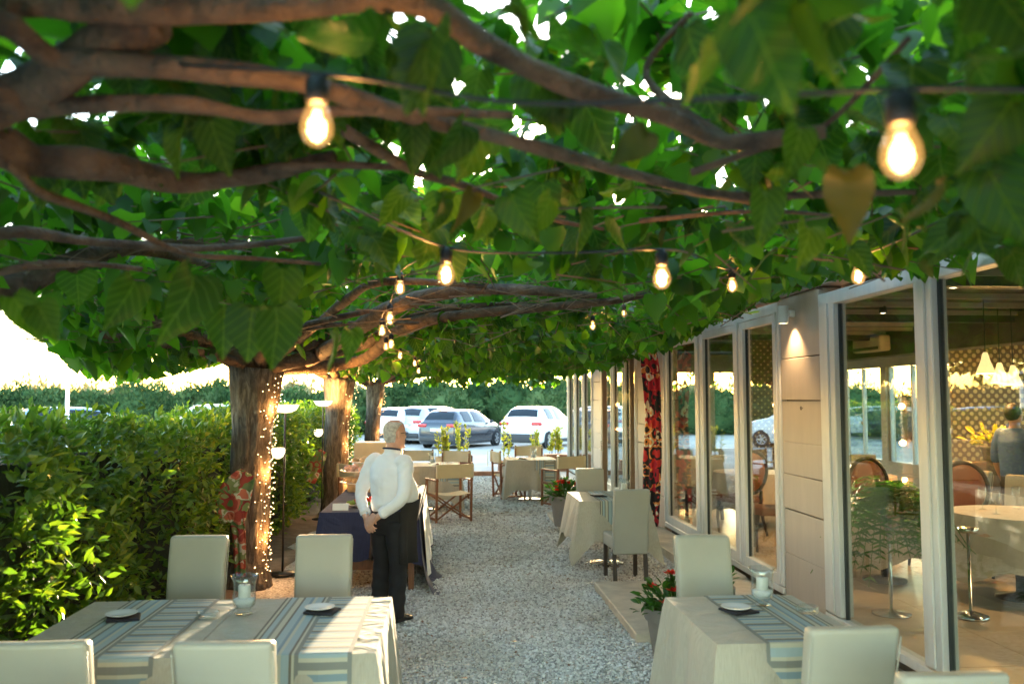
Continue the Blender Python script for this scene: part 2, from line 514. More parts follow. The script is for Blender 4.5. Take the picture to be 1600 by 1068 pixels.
    sp = N(t, 'ShaderNodeSeparateXYZ'); t.links.new(uv.outputs[0], sp.inputs[0])
    CR = (0.46, 0.45, 0.35); BL = (0.19, 0.27, 0.31); BR = (0.15, 0.14, 0.115); LB = (0.31, 0.40, 0.42); GY = (0.20, 0.21, 0.19)
    du = N(t, 'ShaderNodeMath', operation='DIVIDE'); t.links.new(sp.outputs[0], du.inputs[0]); du.inputs[1].default_value = 0.45
    lon = ramp(t, du.outputs[0], [(0.0, BR), (0.02, CR), (0.05, BR), (0.07, LB), (0.12, GY), (0.145, CR), (0.20, BR), (0.225, LB), (0.30, BL), (0.33, CR), (0.36, LB), (0.43, BR), (0.455, CR), (0.48, GY)], 'CONSTANT')
    fv = N(t, 'ShaderNodeMath', operation='DIVIDE'); t.links.new(sp.outputs[1], fv.inputs[0]); fv.inputs[1].default_value = 0.26
    fr = N(t, 'ShaderNodeMath', operation='FRACT'); t.links.new(fv.outputs[0], fr.inputs[0])
    lad = ramp(t, fr.outputs[0], [(0.0, LB), (0.12, CR), (0.2, BL), (0.32, CR), (0.38, GY), (0.5, CR), (0.56, LB), (0.70, CR), (0.77, BL), (0.87, BR), (0.95, CR)], 'CONSTANT')
    lt = N(t, 'ShaderNodeMath', operation='GREATER_THAN'); t.links.new(du.outputs[0], lt.inputs[0]); lt.inputs[1].default_value = 0.52
    lt2 = N(t, 'ShaderNodeMath', operation='LESS_THAN'); t.links.new(du.outputs[0], lt2.inputs[0]); lt2.inputs[1].default_value = 0.96
    ml = N(t, 'ShaderNodeMath', operation='MULTIPLY'); t.links.new(lt.outputs[0], ml.inputs[0]); t.links.new(lt2.outputs[0], ml.inputs[1])
    mx = N(t, 'ShaderNodeMix', data_type='RGBA'); t.links.new(ml.outputs[0], mx.inputs[0]); t.links.new(lon, mx.inputs[6]); t.links.new(lad, mx.inputs[7])
    t.links.new(mx.outputs[2], b.inputs['Base Color']); b.inputs['Roughness'].default_value = 0.8
    # printed flower fabrics
    def floral(name, scale, stops):
        m, t, b = new_mat(name)
        tc = N(t, 'ShaderNodeTexCoord')
        n = N(t, 'ShaderNodeTexNoise'); n.inputs['Scale'].default_value = scale * 0.7
        t.links.new(tc.outputs['Object'], n.inputs['Vector'])
        ad = N(t, 'ShaderNodeMix', data_type='RGBA'); ad.inputs[0].default_value = 0.12
        t.links.new(tc.outputs['Object'], ad.inputs[6]); t.links.new(n.outputs['Color'], ad.inputs[7])
        v = N(t, 'ShaderNodeTexVoronoi'); v.inputs['Scale'].default_value = scale; v.feature = 'F1'
        t.links.new(ad.outputs[2], v.inputs['Vector'])
        sp = N(t, 'ShaderNodeSeparateColor'); t.links.new(v.outputs['Color'], sp.inputs[0])
        k = N(t, 'ShaderNodeMath', operation='MULTIPLY_ADD'); t.links.new(v.outputs['Distance'], k.inputs[0]); k.inputs[1].default_value = 0.55
        t.links.new(sp.outputs[0], k.inputs[2])
        f = N(t, 'ShaderNodeMath', operation='FRACT'); t.links.new(k.outputs[0], f.inputs[0])
        col = ramp(t, f.outputs[0], stops, 'CONSTANT')
        t.links.new(col, b.inputs['Base Color']); b.inputs['Roughness'].default_value = 0.75
    floral('tulip_print', 11, [(0, (0.10, 0.17, 0.05)), (0.22, (0.35, 0.045, 0.03)), (0.42, (0.55, 0.14, 0.08)), (0.55, (0.62, 0.55, 0.42)), (0.66, (0.25, 0.28, 0.10)), (0.82, (0.30, 0.03, 0.03)), (0.93, (0.16, 0.2, 0.07))])
    floral('red_black_print', 8, [(0, (0.012, 0.01, 0.012)), (0.28, (0.42, 0.012, 0.03)), (0.46, (0.62, 0.03, 0.03)), (0.58, (0.02, 0.012, 0.015)), (0.74, (0.75, 0.28, 0.07)), (0.84, (0.76, 0.68, 0.50)), (0.95, (0.40, 0.01, 0.02))])
    # crockery and glass
    pm('porcelain', (0.78, 0.78, 0.77), 0.2, 0.02, 3, spec=0.6)
    pm('black_napkin', (0.016, 0.014, 0.022), 0.8, 0.2, 20)
    pm('wax', (0.80, 0.79, 0.74), 0.5, 0.03, 5)
    pm('white_sand', (0.80, 0.80, 0.80), 0.9, 0.06, 80, bump=0.5, bscale=200)
    glassm('clear_glass', (0.96, 0.98, 0.98), 1.5, 0.0, 1.6)
    glassm('window_glass', (0.90, 0.95, 0.92), 1.5, 0.0, 1.55)
    glassm('bulb_glass', (1.0, 0.90, 0.74), 1.45, 0.02, 1.4)
    # building
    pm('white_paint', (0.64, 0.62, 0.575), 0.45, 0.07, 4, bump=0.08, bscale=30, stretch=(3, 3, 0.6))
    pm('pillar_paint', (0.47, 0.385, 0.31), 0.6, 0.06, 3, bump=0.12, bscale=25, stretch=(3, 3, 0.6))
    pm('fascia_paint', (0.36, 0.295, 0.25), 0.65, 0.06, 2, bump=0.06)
    pm('gasket', (0.02, 0.025, 0.025), 0.5, 0.2, 5)
    pm('brown_frame', (0.20, 0.135, 0.085), 0.5, 0.15, 5)
    pm('roof_dark', (0.10, 0.08, 0.07), 0.8, 0.2, 4)
    pm('dark_ceiling', (0.045, 0.032, 0.024), 0.6, 0.25, 4)
    pm('beam_light', (0.32, 0.27, 0.22), 0.6, 0.15, 4)
    pm('bulkhead', (0.09, 0.065, 0.045), 0.6, 0.15, 3)
    pm('inner_wall', (0.55, 0.44, 0.32), 0.7, 0.06, 3)
    pm('floor_tile', (0.50, 0.37, 0.245), 0.35, 0.12, 3, spec=0.4)
    pm('grout', (0.13, 0.10, 0.075), 0.9, 0.1, 8)
    m, t, b = new_mat('polka_dot')
    tc = N(t, 'ShaderNodeTexCoord')
    v = N(t, 'ShaderNodeTexVoronoi'); v.inputs['Scale'].default_value = 11; v.inputs['Randomness'].default_value = 0.0
    mp = N(t, 'ShaderNodeMapping'); mp.inputs['Rotation'].default_value = (0, radians(45), 0); mp.inputs['Location'].default_value = (0, 0.045, 0)
    t.links.new(tc.outputs['Object'], mp.inputs[0]); t.links.new(mp.outputs[0], v.inputs['Vector'])
    col = ramp(t, v.outputs['Distance'], [(0.0, (0.55, 0.42, 0.18)), (0.33, (0.16, 0.09, 0.04))], 'CONSTANT')
    t.links.new(col, b.inputs['Base Color'])
    pm('brown_leather', (0.26, 0.085, 0.035), 0.4, 0.2, 6, bump=0.2, bscale=60)
    pm('steel', (0.6, 0.6, 0.58), 0.18, 0.05, 5, metal=1.0)
    pm('black_metal', (0.012, 0.012, 0.013), 0.45, 0.2, 5)
    pm('lamp_white', (0.75, 0.75, 0.73), 0.4, 0.03, 5)
    pm('pot_grey', (0.20, 0.185, 0.172), 0.7, 0.12, 6, bump=0.1)
    pm('ac_cream', (0.62, 0.52, 0.34), 0.5, 0.05, 4)
    # man
    pm('skin', (0.62, 0.33, 0.23), 0.5, 0.14, 14, spec=0.4)
    pm('grey_hair', (0.50, 0.47, 0.43), 0.65, 0.35, 45, bump=0.8, bscale=90)
    pm('white_shirt', (0.80, 0.80, 0.83), 0.75, 0.03, 5, bump=0.3, bscale=16, sheen=0.1, bdist=0.02)
    pm('black_trousers', (0.010, 0.010, 0.013), 0.8, 0.3, 10, bump=0.3, bscale=8)
    pm('apron_black', (0.016, 0.013, 0.012), 0.85, 0.2, 10, bump=0.2, bscale=7)
    pm('navy_strap', (0.012, 0.018, 0.06), 0.7, 0.2, 10)
    pm('blue_shirt', (0.10, 0.17, 0.34), 0.8, 0.1, 8)
    pm('dark_hair', (0.02, 0.014, 0.01), 0.6, 0.3, 40)
    # cars
    pm('paint_grey', (0.055, 0.062, 0.075), 0.22, 0.03, 2, metal=0.45, coat=0.6)
    pm('paint_white', (0.78, 0.78, 0.78), 0.25, 0.02, 2, coat=0.6)
    pm('paint_silver', (0.45, 0.48, 0.52), 0.25, 0.03, 2, metal=0.4, coat=0.6)
    pm('paint_blue', (0.25, 0.34, 0.46), 0.25, 0.03, 2, metal=0.3, coat=0.6)
    pm('car_glass', (0.02, 0.026, 0.032), 0.08, 0.1, 2, spec=0.22)
    pm('tyre', (0.015, 0.015, 0.016), 0.85, 0.2, 10)
    pm('car_plastic', (0.03, 0.031, 0.034), 0.6, 0.2, 10)
    pm('rim_alloy', (0.55, 0.56, 0.58), 0.3, 0.05, 5, metal=0.8)
    pm('tail_red', (0.45, 0.012, 0.015), 0.15, 0.1, 10, coat=0.6)
    pm('plate_white', (0.75, 0.76, 0.78), 0.5, 0.03, 5)
    # food
    pm('bread', (0.58, 0.40, 0.22), 0.8, 0.25, 18, bump=0.3)
    pm('ham_roll', (0.66, 0.42, 0.34), 0.7, 0.25, 22, bump=0.3)
    pm('tomato', (0.52, 0.035, 0.02), 0.35, 0.25, 25)
    pm('lettuce', (0.16, 0.28, 0.04), 0.6, 0.35, 18, bump=0.3)
    pm('orange_paint', (0.55, 0.24, 0.07), 0.7, 0.1, 5)
build_materials()
LAMP = (1.0, 0.50, 0.15)
emit('bulb_glow', (1.0, 0.60, 0.22), 0.45)
emit('fairy_glow', (1.0, 0.62, 0.26), 0.32)
emit('torch_glow', (1.0, 0.80, 0.50), 0.12)
emit('pendant_glow', (1.0, 0.62, 0.26), 0.075)
emit('spot_glow', (1.0, 0.72, 0.42), 0.6)

# the bulb's glass glows a little with its filament
_m = MATS['bulb_glass']; _t = _m.node_tree
_e = N(_t, 'ShaderNodeEmission'); _e.inputs['Color'].default_value = (1.0, 0.50, 0.14, 1); _e.inputs['Strength'].default_value = 0.014
_a = N(_t, 'ShaderNodeAddShader')
_o = _t.nodes['Material Output']
_src = _o.inputs['Surface'].links[0].from_socket
_t.links.new(_src, _a.inputs[0]); _t.links.new(_e.outputs[0], _a.inputs[1]); _t.links.new(_a.outputs[0], _o.inputs['Surface'])
# ------------------------------------------------------------------ ground
def sheet(name, x0, x1, y0, y1, z, mat, th=0.0):
    m = MB()
    if th:
        m.rbox(((x0 + x1) / 2, (y0 + y1) / 2, z - th / 2), (x1 - x0, y1 - y0, th), 0.006, 1)
    else:
        m.add([(x0, y0, z), (x1, y0, z), (x1, y1, z), (x0, y1, z)], [(0, 1, 2, 3)])
    return m.build(name, mat)
struct(sheet('ground', -600, 600, -500, 900, 0, 'car_park_ground'))
struct(sheet('gravel_path', -2.2, 2.9, -5, 20.6, 0.004, 'gravel_ground'))
m = MB()
nx, ny = 10, 60
vs = []; fs = []
for j in range(ny + 1):
    for i in range(nx + 1):
        x = -3.9 + 2.1 * i / nx + (0.14 * sin(j * 0.9) + 0.08 * sin(j * 2.3) if i == nx else 0); y = -2 + 24 * j / ny
        vs.append((x, y, 0.010 + 0.07 * sin(pi * i / nx) * (0.7 + 0.3 * sin(j * 1.7 + i))))
for j in range(ny):
    for i in range(nx):
        a = j * (nx + 1) + i; fs.append((a, a + 1, a + nx + 2, a + nx + 1))
struct(m.add(vs, fs).build('soil_bed', 'soil', smooth=True))
# paving slabs and door steps along the glass front
def slab(x0, x1, y0, y1, z, name='stone_step', mat='travertine'):
    o = struct(sheet(name, x0, x1, y0, y1, z, mat, z + 0.05))
    return o
slab(1.40, 2.90, 6.4, 8.25, 0.075, 'stone_platform')
slab(1.55, 2.90, 11.6, 13.4, 0.07, 'stone_platform')
slab(2.50, 2.90, 8.27, 11.58, 0.10, 'stone_step')
slab(2.50, 2.90, 13.42, 20.5, 0.10, 'stone_step')
slab(2.35, 2.90, -3.0, 6.38, 0.06, 'stone_step')
k = struct(MB().rbox((1.75, 20.66, 0.05), (2.5, 0.12, 0.12), 0.012, 1).build('kerb', 'terracotta'))

# loose stones of the path
def gravel():
    t = (1 + 5 ** 0.5) / 2
    ico = np.array([(-1, t, 0), (1, t, 0), (-1, -t, 0), (1, -t, 0), (0, -1, t), (0, 1, t), (0, -1, -t), (0, 1, -t), (t, 0, -1), (t, 0, 1), (-t, 0, -1), (-t, 0, 1)]) / 1.9
    tri = np.array([(0, 11, 5), (0, 5, 1), (0, 1, 7), (0, 7, 10), (0, 10, 11), (1, 5, 9), (5, 11, 4), (11, 10, 2), (10, 7, 6), (7, 1, 8), (3, 9, 4), (3, 4, 2), (3, 2, 6), (3, 6, 8), (3, 8, 9), (4, 9, 5), (2, 4, 11), (6, 2, 10), (8, 6, 7), (9, 8, 1)])
    P = []
    for (y0, y1, x0, x1, dens, r) in ((4.4, 6.5, -0.6, 1.9, 2600, 0.0105), (6.5, 9.2, -0.9, 2.4, 2300, 0.0115), (9.2, 13.2, -1.0, 2.4, 1200, 0.0145), (13.2, 20.4, -1.6, 2.4, 420, 0.02), (2.2, 4.4, -1.9, 1.2, 500, 0.012), (4.4, 8.0, -1.85, -0.6, 600, 0.012)):
        n = int((y1 - y0) * (x1 - x0) * dens)
        a = np.column_stack([rng.uniform(x0, x1, n), rng.uniform(y0, y1, n), np.full(n, 0.006), r * rng.uniform(0.55, 1.35, n)])
        P.append(a)
    P = np.concatenate(P)
    n = len(P)
    sc = P[:, 3][:, None] * rng.uniform(0.65, 1.25, (n, 3)) * np.array([1, 1, 0.75])
    V = ico[None] * (1 + rng.uniform(-0.2, 0.2, (n, 12, 1))) * sc[:, None, :]
    a = rng.uniform(0, 6.283, n); b = rng.uniform(-0.5, 0.5, n)
    ca, sa, cb, sb = np.cos(a), np.sin(a), np.cos(b), np.sin(b)
    x = V[..., 0]; y = V[..., 1] * cb[:, None] - V[..., 2] * sb[:, None]; z = V[..., 1] * sb[:, None] + V[..., 2] * cb[:, None]
    V = np.stack([x * ca[:, None] - y * sa[:, None], x * sa[:, None] + y * ca[:, None], z], -1) + P[:, None, :3]
    V[..., 2] += rng.uniform(0, 0.008, n)[:, None]
    Fa = (tri[None] + 12 * np.arange(n)[:, None, None]).reshape(-1, 3)
    o = link('gravel', np_mesh('gravel', V.reshape(-1, 3), Fa, 'stone_chip'))
    tag(o, 'pale grey stone chippings covering the path', 'gravel', kind='stuff')
gravel()
m = MB()
for i in range(190):
    x = random.uniform(-0.9, 1.9); y = random.uniform(4.6, 13); a = random.uniform(0, 6.28); s = random.uniform(0.012, 0.03)
    z = 0.026
    m.add([(x - s * cos(a), y - s * sin(a), z), (x + 0.5 * s * sin(a), y - 0.5 * s * cos(a), z + 0.004), (x + s * cos(a), y + s * sin(a), z + 0.008), (x - 0.5 * s * sin(a), y + 0.5 * s * cos(a), z + 0.003)], [(0, 1, 2, 3)])
tag(m.build('leaf_litter', 'teak'), 'small dry brown leaves fallen on the gravel', 'leaf litter', kind='stuff')

# ------------------------------------------------------------------ the restaurant building
XW = 3.0
YE = 21.2
FZ = 0.09
bld = thing('restaurant_building', 'single storey restaurant with tall white framed windows along the gravel path', 'building', (XW, 9, 0))
bld.location = (0, 0, 0)

def window(y0, y1, mull, z0=0.10, z1=2.62, fw=0.07, name='window', sash=True, dx=0.0, mat='white_paint', transom=None):
    """glazed front between y0 and y1; mull = list of (centre, width)"""
    m = MB()
    x = XW + dx
    d = 0.11
    m.rbox((x, (y0 + y1) / 2, z1 - 0.05), (d, y1 - y0, 0.10), 0.006, 1)
    m.rbox((x, (y0 + y1) / 2, z0 + 0.03), (d, y1 - y0, 0.06), 0.006, 1)
    ed = [(y0, fw)] + list(mull) + [(y1, fw)]
    bars = []
    for i, (c, w) in enumerate(ed):
        cc = c + w / 2 if i == 0 else (c - w / 2 if i == len(ed) - 1 else c)
        m.rbox((x, cc, (z0 + z1) / 2 - 0.01), (d - 0.006, w, z1 - z0 - 0.16), 0.006, 1)
        m.box((x - d / 2 - 0.006, cc, (z0 + z1) / 2), (0.014, w * 0.36, z1 - z0 - 0.18))
        bars.append((cc - w / 2, cc + w / 2))
    o = m.build(name, mat, bld)
    for a, b in zip(bars[:-1], bars[1:]):
        ya, yb = a[1], b[0]
        s = 0.045 if sash else 0.012
        g = MB()
        zc = (z0 + z1) / 2; zt = z1 - 0.10; zb = z0 + 0.06
        for yy in (ya + s / 2, yb - s / 2):
            g.rbox((x - 0.012, yy, (zt + zb) / 2), (0.07, s, zt - zb), 0.004, 1)
            if not sash:
                g = MB().box((x, yy, (zt + zb) / 2), (0.022, s, zt - zb))
                g.build('gasket', 'gasket', o); g = MB()
        if sash:
            g.rbox((x - 0.012, (ya + yb) / 2, zt - 0.035), (0.066, yb - ya - 2 * s, 0.07), 0.004, 1)
            g.rbox((x - 0.012, (ya + yb) / 2, zb + 0.05), (0.066, yb - ya - 2 * s, 0.10), 0.004, 1)
        if sash: g.build('sash', mat, o)
        k = MB()
        top = zt - (0.07 if sash else 0); bot = zb + (0.10 if sash else 0)
        for yy in (ya + s + 0.005, yb - s - 0.005):
            MB().box((x, yy, (top + bot) / 2), (0.03, 0.01, top - bot)).build('gasket', 'gasket', o)
        MB().box((x, (ya + yb) / 2, (top + bot) / 2), (0.008, yb - ya - 2 * s - 0.004, top - bot + 0.01)).build('pane', 'window_glass', o)
    return o

# near section: broad fixed panes between heavy posts
mull = []
y = 5.12
while y > -2.5:
    mull.append((y, 0.20)); y -= 1.42
window(-3.0, 6.62, sorted(mull), fw=0.26, z1=2.64, sash=False)
window(7.46, 11.60, [(8.57, 0.20), (9.95, 0.24)], fw=0.12, z1=2.68)
window(13.30, 16.42, [(14.3, 0.16), (15.35, 0.16)], fw=0.10, z1=2.66)
window(17.45, YE - 0.16, [(18.7, 0.16), (19.9, 0.16)], fw=0.10, z1=2.66)
# open brown-framed door leaf in the third bay
dl = MB()
for a, b in (((2.93, 13.55, 0.12), (2.93, 13.55, 2.5)), ((2.52, 13.75, 0.12), (2.52, 13.75, 2.5))):
    dl.bar(a, b, 0.07, 0.05)
for z in (0.17, 2.46):
    dl.bar((2.93, 13.55, z), (2.52, 13.75, z), 0.09, 0.045)
o = dl.build('door', 'brown_frame', bld)
g = MB(); g.add([(2.90, 13.565, 0.2), (2.55, 13.735, 0.2), (2.55, 13.735, 2.42), (2.90, 13.565, 2.42)], [(0, 1, 2, 3)])
g.build('pane', 'window_glass', o)
MB().tube([(2.50, 13.70, 1.0), (2.46, 13.71, 1.0), (2.46, 13.71, 1.15), (2.50, 13.70, 1.15)], 0.009, 6).build('handle', 'steel', o)

def pillar(y0, y1, name='pillar'):
    core = MB().box((XW + 0.08, (y0 + y1) / 2, 1.36), (0.16, y1 - y0 - 0.03, 2.72)).build(name, 'grout', bld)
    zs = [0.0, 0.48, 0.86, 1.16, 1.44, 1.80, 2.16, 2.70]
    for i, (a, b) in enumerate(zip(zs[:-1], zs[1:])):
        jit = 0.003 * sin(i * 2.1 + y0)
        def warp(c, i=i):
            return (c.x, c.y, c.z + 0.004 * sin(c.y * 9 + i * 1.9))
        MB().rbox((XW + 0.06 + jit, (y0 + y1) / 2, (a + b) / 2), (0.20, y1 - y0, b - a - 0.005), 0.004, 1, shape=warp).build('panel', 'pillar_paint', core)
    return core
pillar(6.64, 7.44)
pillar(11.62, 13.28)
pillar(16.44, 17.43)
MB().rbox((XW + 0.05, YE - 0.08, 1.36), (0.2, 0.15, 2.7), 0.006, 1).build('corner_post', 'white_paint', bld)
# small hook screwed into the first pillar
hk = MB().tube([(2.955, 6.98, 1.735)] + [(2.945, 6.98 + 0.014 * cos(a) + 0.012, 1.735 + 0.014 * sin(a)) for a in np.linspace(pi, -pi * 0.9, 10)], 0.003, 5)
hk.build('hook', 'black_metal', bld)
# fascia over the windows, eaves, roof
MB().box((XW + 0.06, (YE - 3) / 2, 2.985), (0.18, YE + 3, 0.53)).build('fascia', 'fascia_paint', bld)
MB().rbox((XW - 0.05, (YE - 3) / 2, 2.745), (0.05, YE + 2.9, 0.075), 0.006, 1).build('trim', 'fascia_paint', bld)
rf = MB().rbox((5.85, (YE - 3) / 2, 3.34), (7.0, YE + 3.4, 0.14), 0.01, 1).build('roof', 'roof_dark', bld)  # overhang towards the path added to keep the fascia in shade
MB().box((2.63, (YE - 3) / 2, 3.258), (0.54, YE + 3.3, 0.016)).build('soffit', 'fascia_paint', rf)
MB().box((6.1, (YE - 3) / 2, 2.97), (6.0, YE + 2.8, 0.06)).build('ceiling', 'dark_ceiling', bld)
for i in range(22):
    MB().box((6.1, -2 + i * 0.82, 2.90), (5.9, 0.035, 0.06)).build('ceiling_batten', 'beam_light', bld)
for i in range(6):
    MB().box((6.1, 0.5 + i * 3.3, 2.86), (5.9, 0.12, 0.15)).build('beam', 'dark_ceiling', bld)
# bulkhead, back wall and end walls
MB().box((7.3, (YE - 3) / 2, 2.72), (0.25, YE + 2.6, 0.40)).build('bulkhead', 'bulkhead', bld)
MB().box((7.16, (YE - 3) / 2, 2.515), (0.03, YE + 2.6, 0.03)).build('trim', 'beam_light', bld)
m = MB()
m.box((9.1, (YE - 3) / 2, 0.28), (0.2, YE + 2.8, 0.56))
m.box((9.1, (YE - 3) / 2, 2.72), (0.2, YE + 2.8, 0.46))
for yy in np.arange(-2.8, YE, 2.0):
    m.box((9.098, yy, 1.52), (0.19, 0.22, 1.93))
bw = m.build('back_wall', 'inner_wall', bld)
for i, yy in enumerate(np.arange(-2.8, YE - 2.2, 2.0)):
    f = MB()
    for a in (0.13, 1.0, 1.87):
        f.box((9.1, yy + a, 1.52), (0.08, 0.05, 1.92))
    w = f.build('window', 'white_paint', bld)
    MB().box((9.1, yy + 1.0, 1.52), (0.006, 1.72, 1.9)).build('pane', 'window_glass', w)
m = MB()
m.box((6.1, YE - 0.05, 0.3), (5.9, 0.1, 0.6)); m.box((6.1, YE - 0.05, 2.72), (5.9, 0.1, 0.46))
for x in (3.35, 5.0, 6.6, 8.2, 8.98):
    m.box((x, YE - 0.052, 1.55), (0.14, 0.09, 1.9))
m.box((3.62, YE - 0.056, 1.55), (0.9, 0.08, 1.9))  # solid piece added to stop low sun reaching the small table
m.build('end_wall', 'inner_wall', bld)
MB().box((6.1, -3.05, 1.5), (6.2, 0.12, 3.0)).build('end_wall', 'inner_wall', bld)
MB().box((6.3, 15.2, 1.55), (1.9, 0.08, 2.9)).build('partition', 'polka_dot', bld)
MB().box((8.0, 11.9, 1.55), (1.9, 0.08, 2.9)).build('partition', 'polka_dot', bld)
MB().rbox((6.6, 9.9, 0.55), (1.5, 0.12, 1.06), 0.02, 1).build('counter_screen', 'bulkhead', bld)
# awning arm sticking out over the door
m = MB().bar((2.98, 13.15, 2.62), (2.20, 13.25, 2.74), 0.06, 0.10).build('awning_arm', 'brown_frame', bld)
MB().bar((2.98, 21.0, 2.64), (2.45, 21.3, 2.80), 0.05, 0.08).build('awning_arm', 'brown_frame', bld)

# tiled floor
fl = struct(MB().box((6.05, (YE - 3) / 2, FZ - 0.06), (6.0, YE + 2.8, 0.10)).build('floor', 'grout'))
tile = MB().rbox((0, 0, 0), (0.794, 0.794, 0.012), 0.002, 1).mesh('tile', 'floor_tile')
for j in range(14):
    for i in range(7):
        o = link('tile', tile, fl, (3.47 + i * 0.8, 2.6 + j * 0.8, FZ - 0.004))
# ------------------------------------------------------------------ trees trained into a flat roof
def leaf_shape(serr=False, lobed=False):
    """blade along +y from its stalk, folded along the midrib; returns verts, tri/quad faces"""
    half = [(0.0, 0.0), (0.30, -0.07), (0.46, 0.12), (0.47, 0.36), (0.36, 0.60), (0.18, 0.82), (0.0, 1.05)]
    if lobed:
        half = [(0.0, 0.0), (0.28, -0.06), (0.44, 0.10), (0.50, 0.36), (0.30, 0.44), (0.36, 0.66), (0.15, 0.84), (0.0, 1.05)]
    if serr:
        h2 = [half[0]]
        for a, b in zip(half[:-1], half[1:]):
            for k in range(1, 5):
                t = k / 4
                x = a[0] + (b[0] - a[0]) * t; y = a[1] + (b[1] - a[1]) * t
                if k % 2 and 0.02 < x:
                    nx, ny = (b[1] - a[1]), -(b[0] - a[0]); l = sqrt(nx * nx + ny * ny)
                    x += nx / l * 0.028 ; y += ny / l * 0.028 - 0.012
                h2.append((max(x, 0), y))
        h2[-1] = half[-1]
        half = h2
    def zof(x, y):
        return 0.22 * abs(x) - 0.20 * y * y + 0.03 * sin(6 * y + 5 * abs(x))
    n = len(half)
    vs = []; fs = []
    for (x, y) in half:
        ym = min(max(y, 0.0), 1.05)
        vs += [(-x, y, zof(x, y)), (-x * .5, (y + ym) / 2, zof(x * .5, y) - 0.012), (0, ym, zof(0, ym)), (x * .5, (y + ym) / 2, zof(x * .5, y) - 0.012), (x, y, zof(x, y))]
    for i in range(n - 1):
        for k in range(4):
            a = 5 * i + k
            fs.append((a, a + 1, a + 6, a + 5))
    return np.array(vs), fs

def simple_leaf():
    """cheap blade: 8 outline points and two midrib points, 10 triangles"""
    z = lambda x, y: 0.22 * abs(x) - 0.22 * y * y
    P = [(0, 0), (0.34, -0.04), (0.48, 0.22), (0.36, 0.58), (0, 1.05), (-0.36, 0.58), (-0.48, 0.22), (-0.34, -0.04), (0, 0.45)]
    V = np.array([(x, y, z(x, y)) for x, y in P])
    T = np.array([(0, 1, 8), (1, 2, 8), (2, 3, 8), (3, 4, 8), (4, 5, 8), (5, 6, 8), (6, 7, 8), (7, 0, 8)])
    return V, T

def frames(d, nrm):
    """rotation matrices with y along d, z near nrm"""
    d = d / np.linalg.norm(d, axis=1, keepdims=True)
    x = np.cross(d, nrm); x /= np.maximum(np.linalg.norm(x, axis=1, keepdims=True), 1e-6)
    z = np.cross(x, d)
    return np.stack([x, d, z], -1)

def scatter_mesh(name, base, tri, P, R, s, mat, smooth=False):
    n = len(P); k = len(base)
    V = np.einsum('nij,kj->nki', R, base) * s[:, None, None] + P[:, None, :]
    Fa = (tri[None] + k * np.arange(n)[:, None, None]).reshape(-1, tri.shape[1])
    return np_mesh(name, V.reshape(-1, 3), Fa, mat, smooth)

LV1, LF1 = leaf_shape(True, False)
LV2, LF2 = leaf_shape(True, True)
leaf_meshes = []
def curl(V, a, b, c):
    V = V.copy(); x, y = V[:, 0], V[:, 1]
    V[:, 2] += a * y * y + b * x * y + c * np.sin(7 * y + 4 * x) * 0.04 + 0.03 * np.sin(9 * x + 3 * y)
    return V
for LV, LF in ((LV1, LF1), (LV2, LF2), (curl(LV1, -.25, .35, 1), LF1), (curl(LV2, .15, -.4, 1.5), LF2), (curl(LV1, .3, .2, -1.5) * np.array([.8, 1.1, 1]), LF1)):
    me = MB().add(LV, LF).mesh('leaf', 'near_leaf', True)
    leaf_meshes.append(me)

TREES = [(-2.05, 3.35), (-1.95, 8.6), (-1.76, 13.8), (-1.66, 19.1)]
TLAB = ['gnarled mulberry tree whose long branches cross overhead above the striped tables',
        'mulberry tree with furrowed grey trunk, tulip scarf and fairy lights by the hedge',
        'mulberry tree with brown trunk standing directly behind the navy buffet table',
        'slim mulberry tree trunk beyond the buffet, last in the row beside the hedge']
troots = []
for (x, y), lab in zip(TREES, TLAB):
    troots.append(thing('mulberry_tree', lab, 'tree', (x, y, 0), 0, 'mulberry trees shading the path'))

def trunk(i, r, h, lean=(0, 0)):
    t = troots[i]
    rs = np.random.default_rng(i + 5)
    ph = rs.uniform(0, 6.28, 12)
    n = 40
    K = 30
    pts = []; rad = []
    for k in range(K + 1):
        f = k / K
        pts.append((lean[0] * f + 0.02 * sin(5 * f + i), lean[1] * f + 0.02 * sin(4 * f), h * f))
        rad.append(r * (1.0 + 0.45 * max(0, 0.12 - f) / 0.12 + 0.35 * max(0, f - 0.72) / 0.28))
    def nz(a, j):
        th = 2 * pi * j / n
        f = a / K
        tw = th + 0.7 * f
        return 0.035 * sin(9 * tw + ph[0] + 2 * sin(7 * f + ph[4])) + 0.03 * sin(14 * tw + ph[1] + 2.5 * sin(5 * f)) + 0.05 * sin(2 * th + ph[2] + 2 * f) + 0.04 * sin(3 * th + ph[3] - 3 * f) + 0.02 * sin(22 * tw + 9 * f) + 0.06 * max(0, f - .7) / .3 * sin(4 * th + ph[5] + 9 * f)
    m = MB().tube(pts, rad, n, nz=nz)
    m.build('trunk', 'bark', t, smooth=True)
trunk(0, 0.20, 2.2, (0.05, 0))
trunk(1, 0.18, 2.12, (0.08, 0))
trunk(2, 0.185, 2.15, (0.03, 0))
trunk(3, 0.155, 2.2, (0.05, 0))

def branch(i, pts, r0, r1, mat='branch_bark', n=12, k=6, knob=True):
    """limb given in world coordinates, tapering from r0 to r1"""
    t = troots[i]
    o = Vector(t.location)
    sp = spline(pts, k)
    rr = np.linspace(r0, r1, len(sp))
    ph = random.uniform(0, 6)
    def nz(a, j):
        return 0.07 * sin(a * 0.9 + ph) + 0.05 * sin(2 * pi * 2 * j / n + a * 0.5 + ph)
    return MB().tube([p - o for p in sp], list(rr), n, nz=nz).build('branch', mat, t, smooth=True)

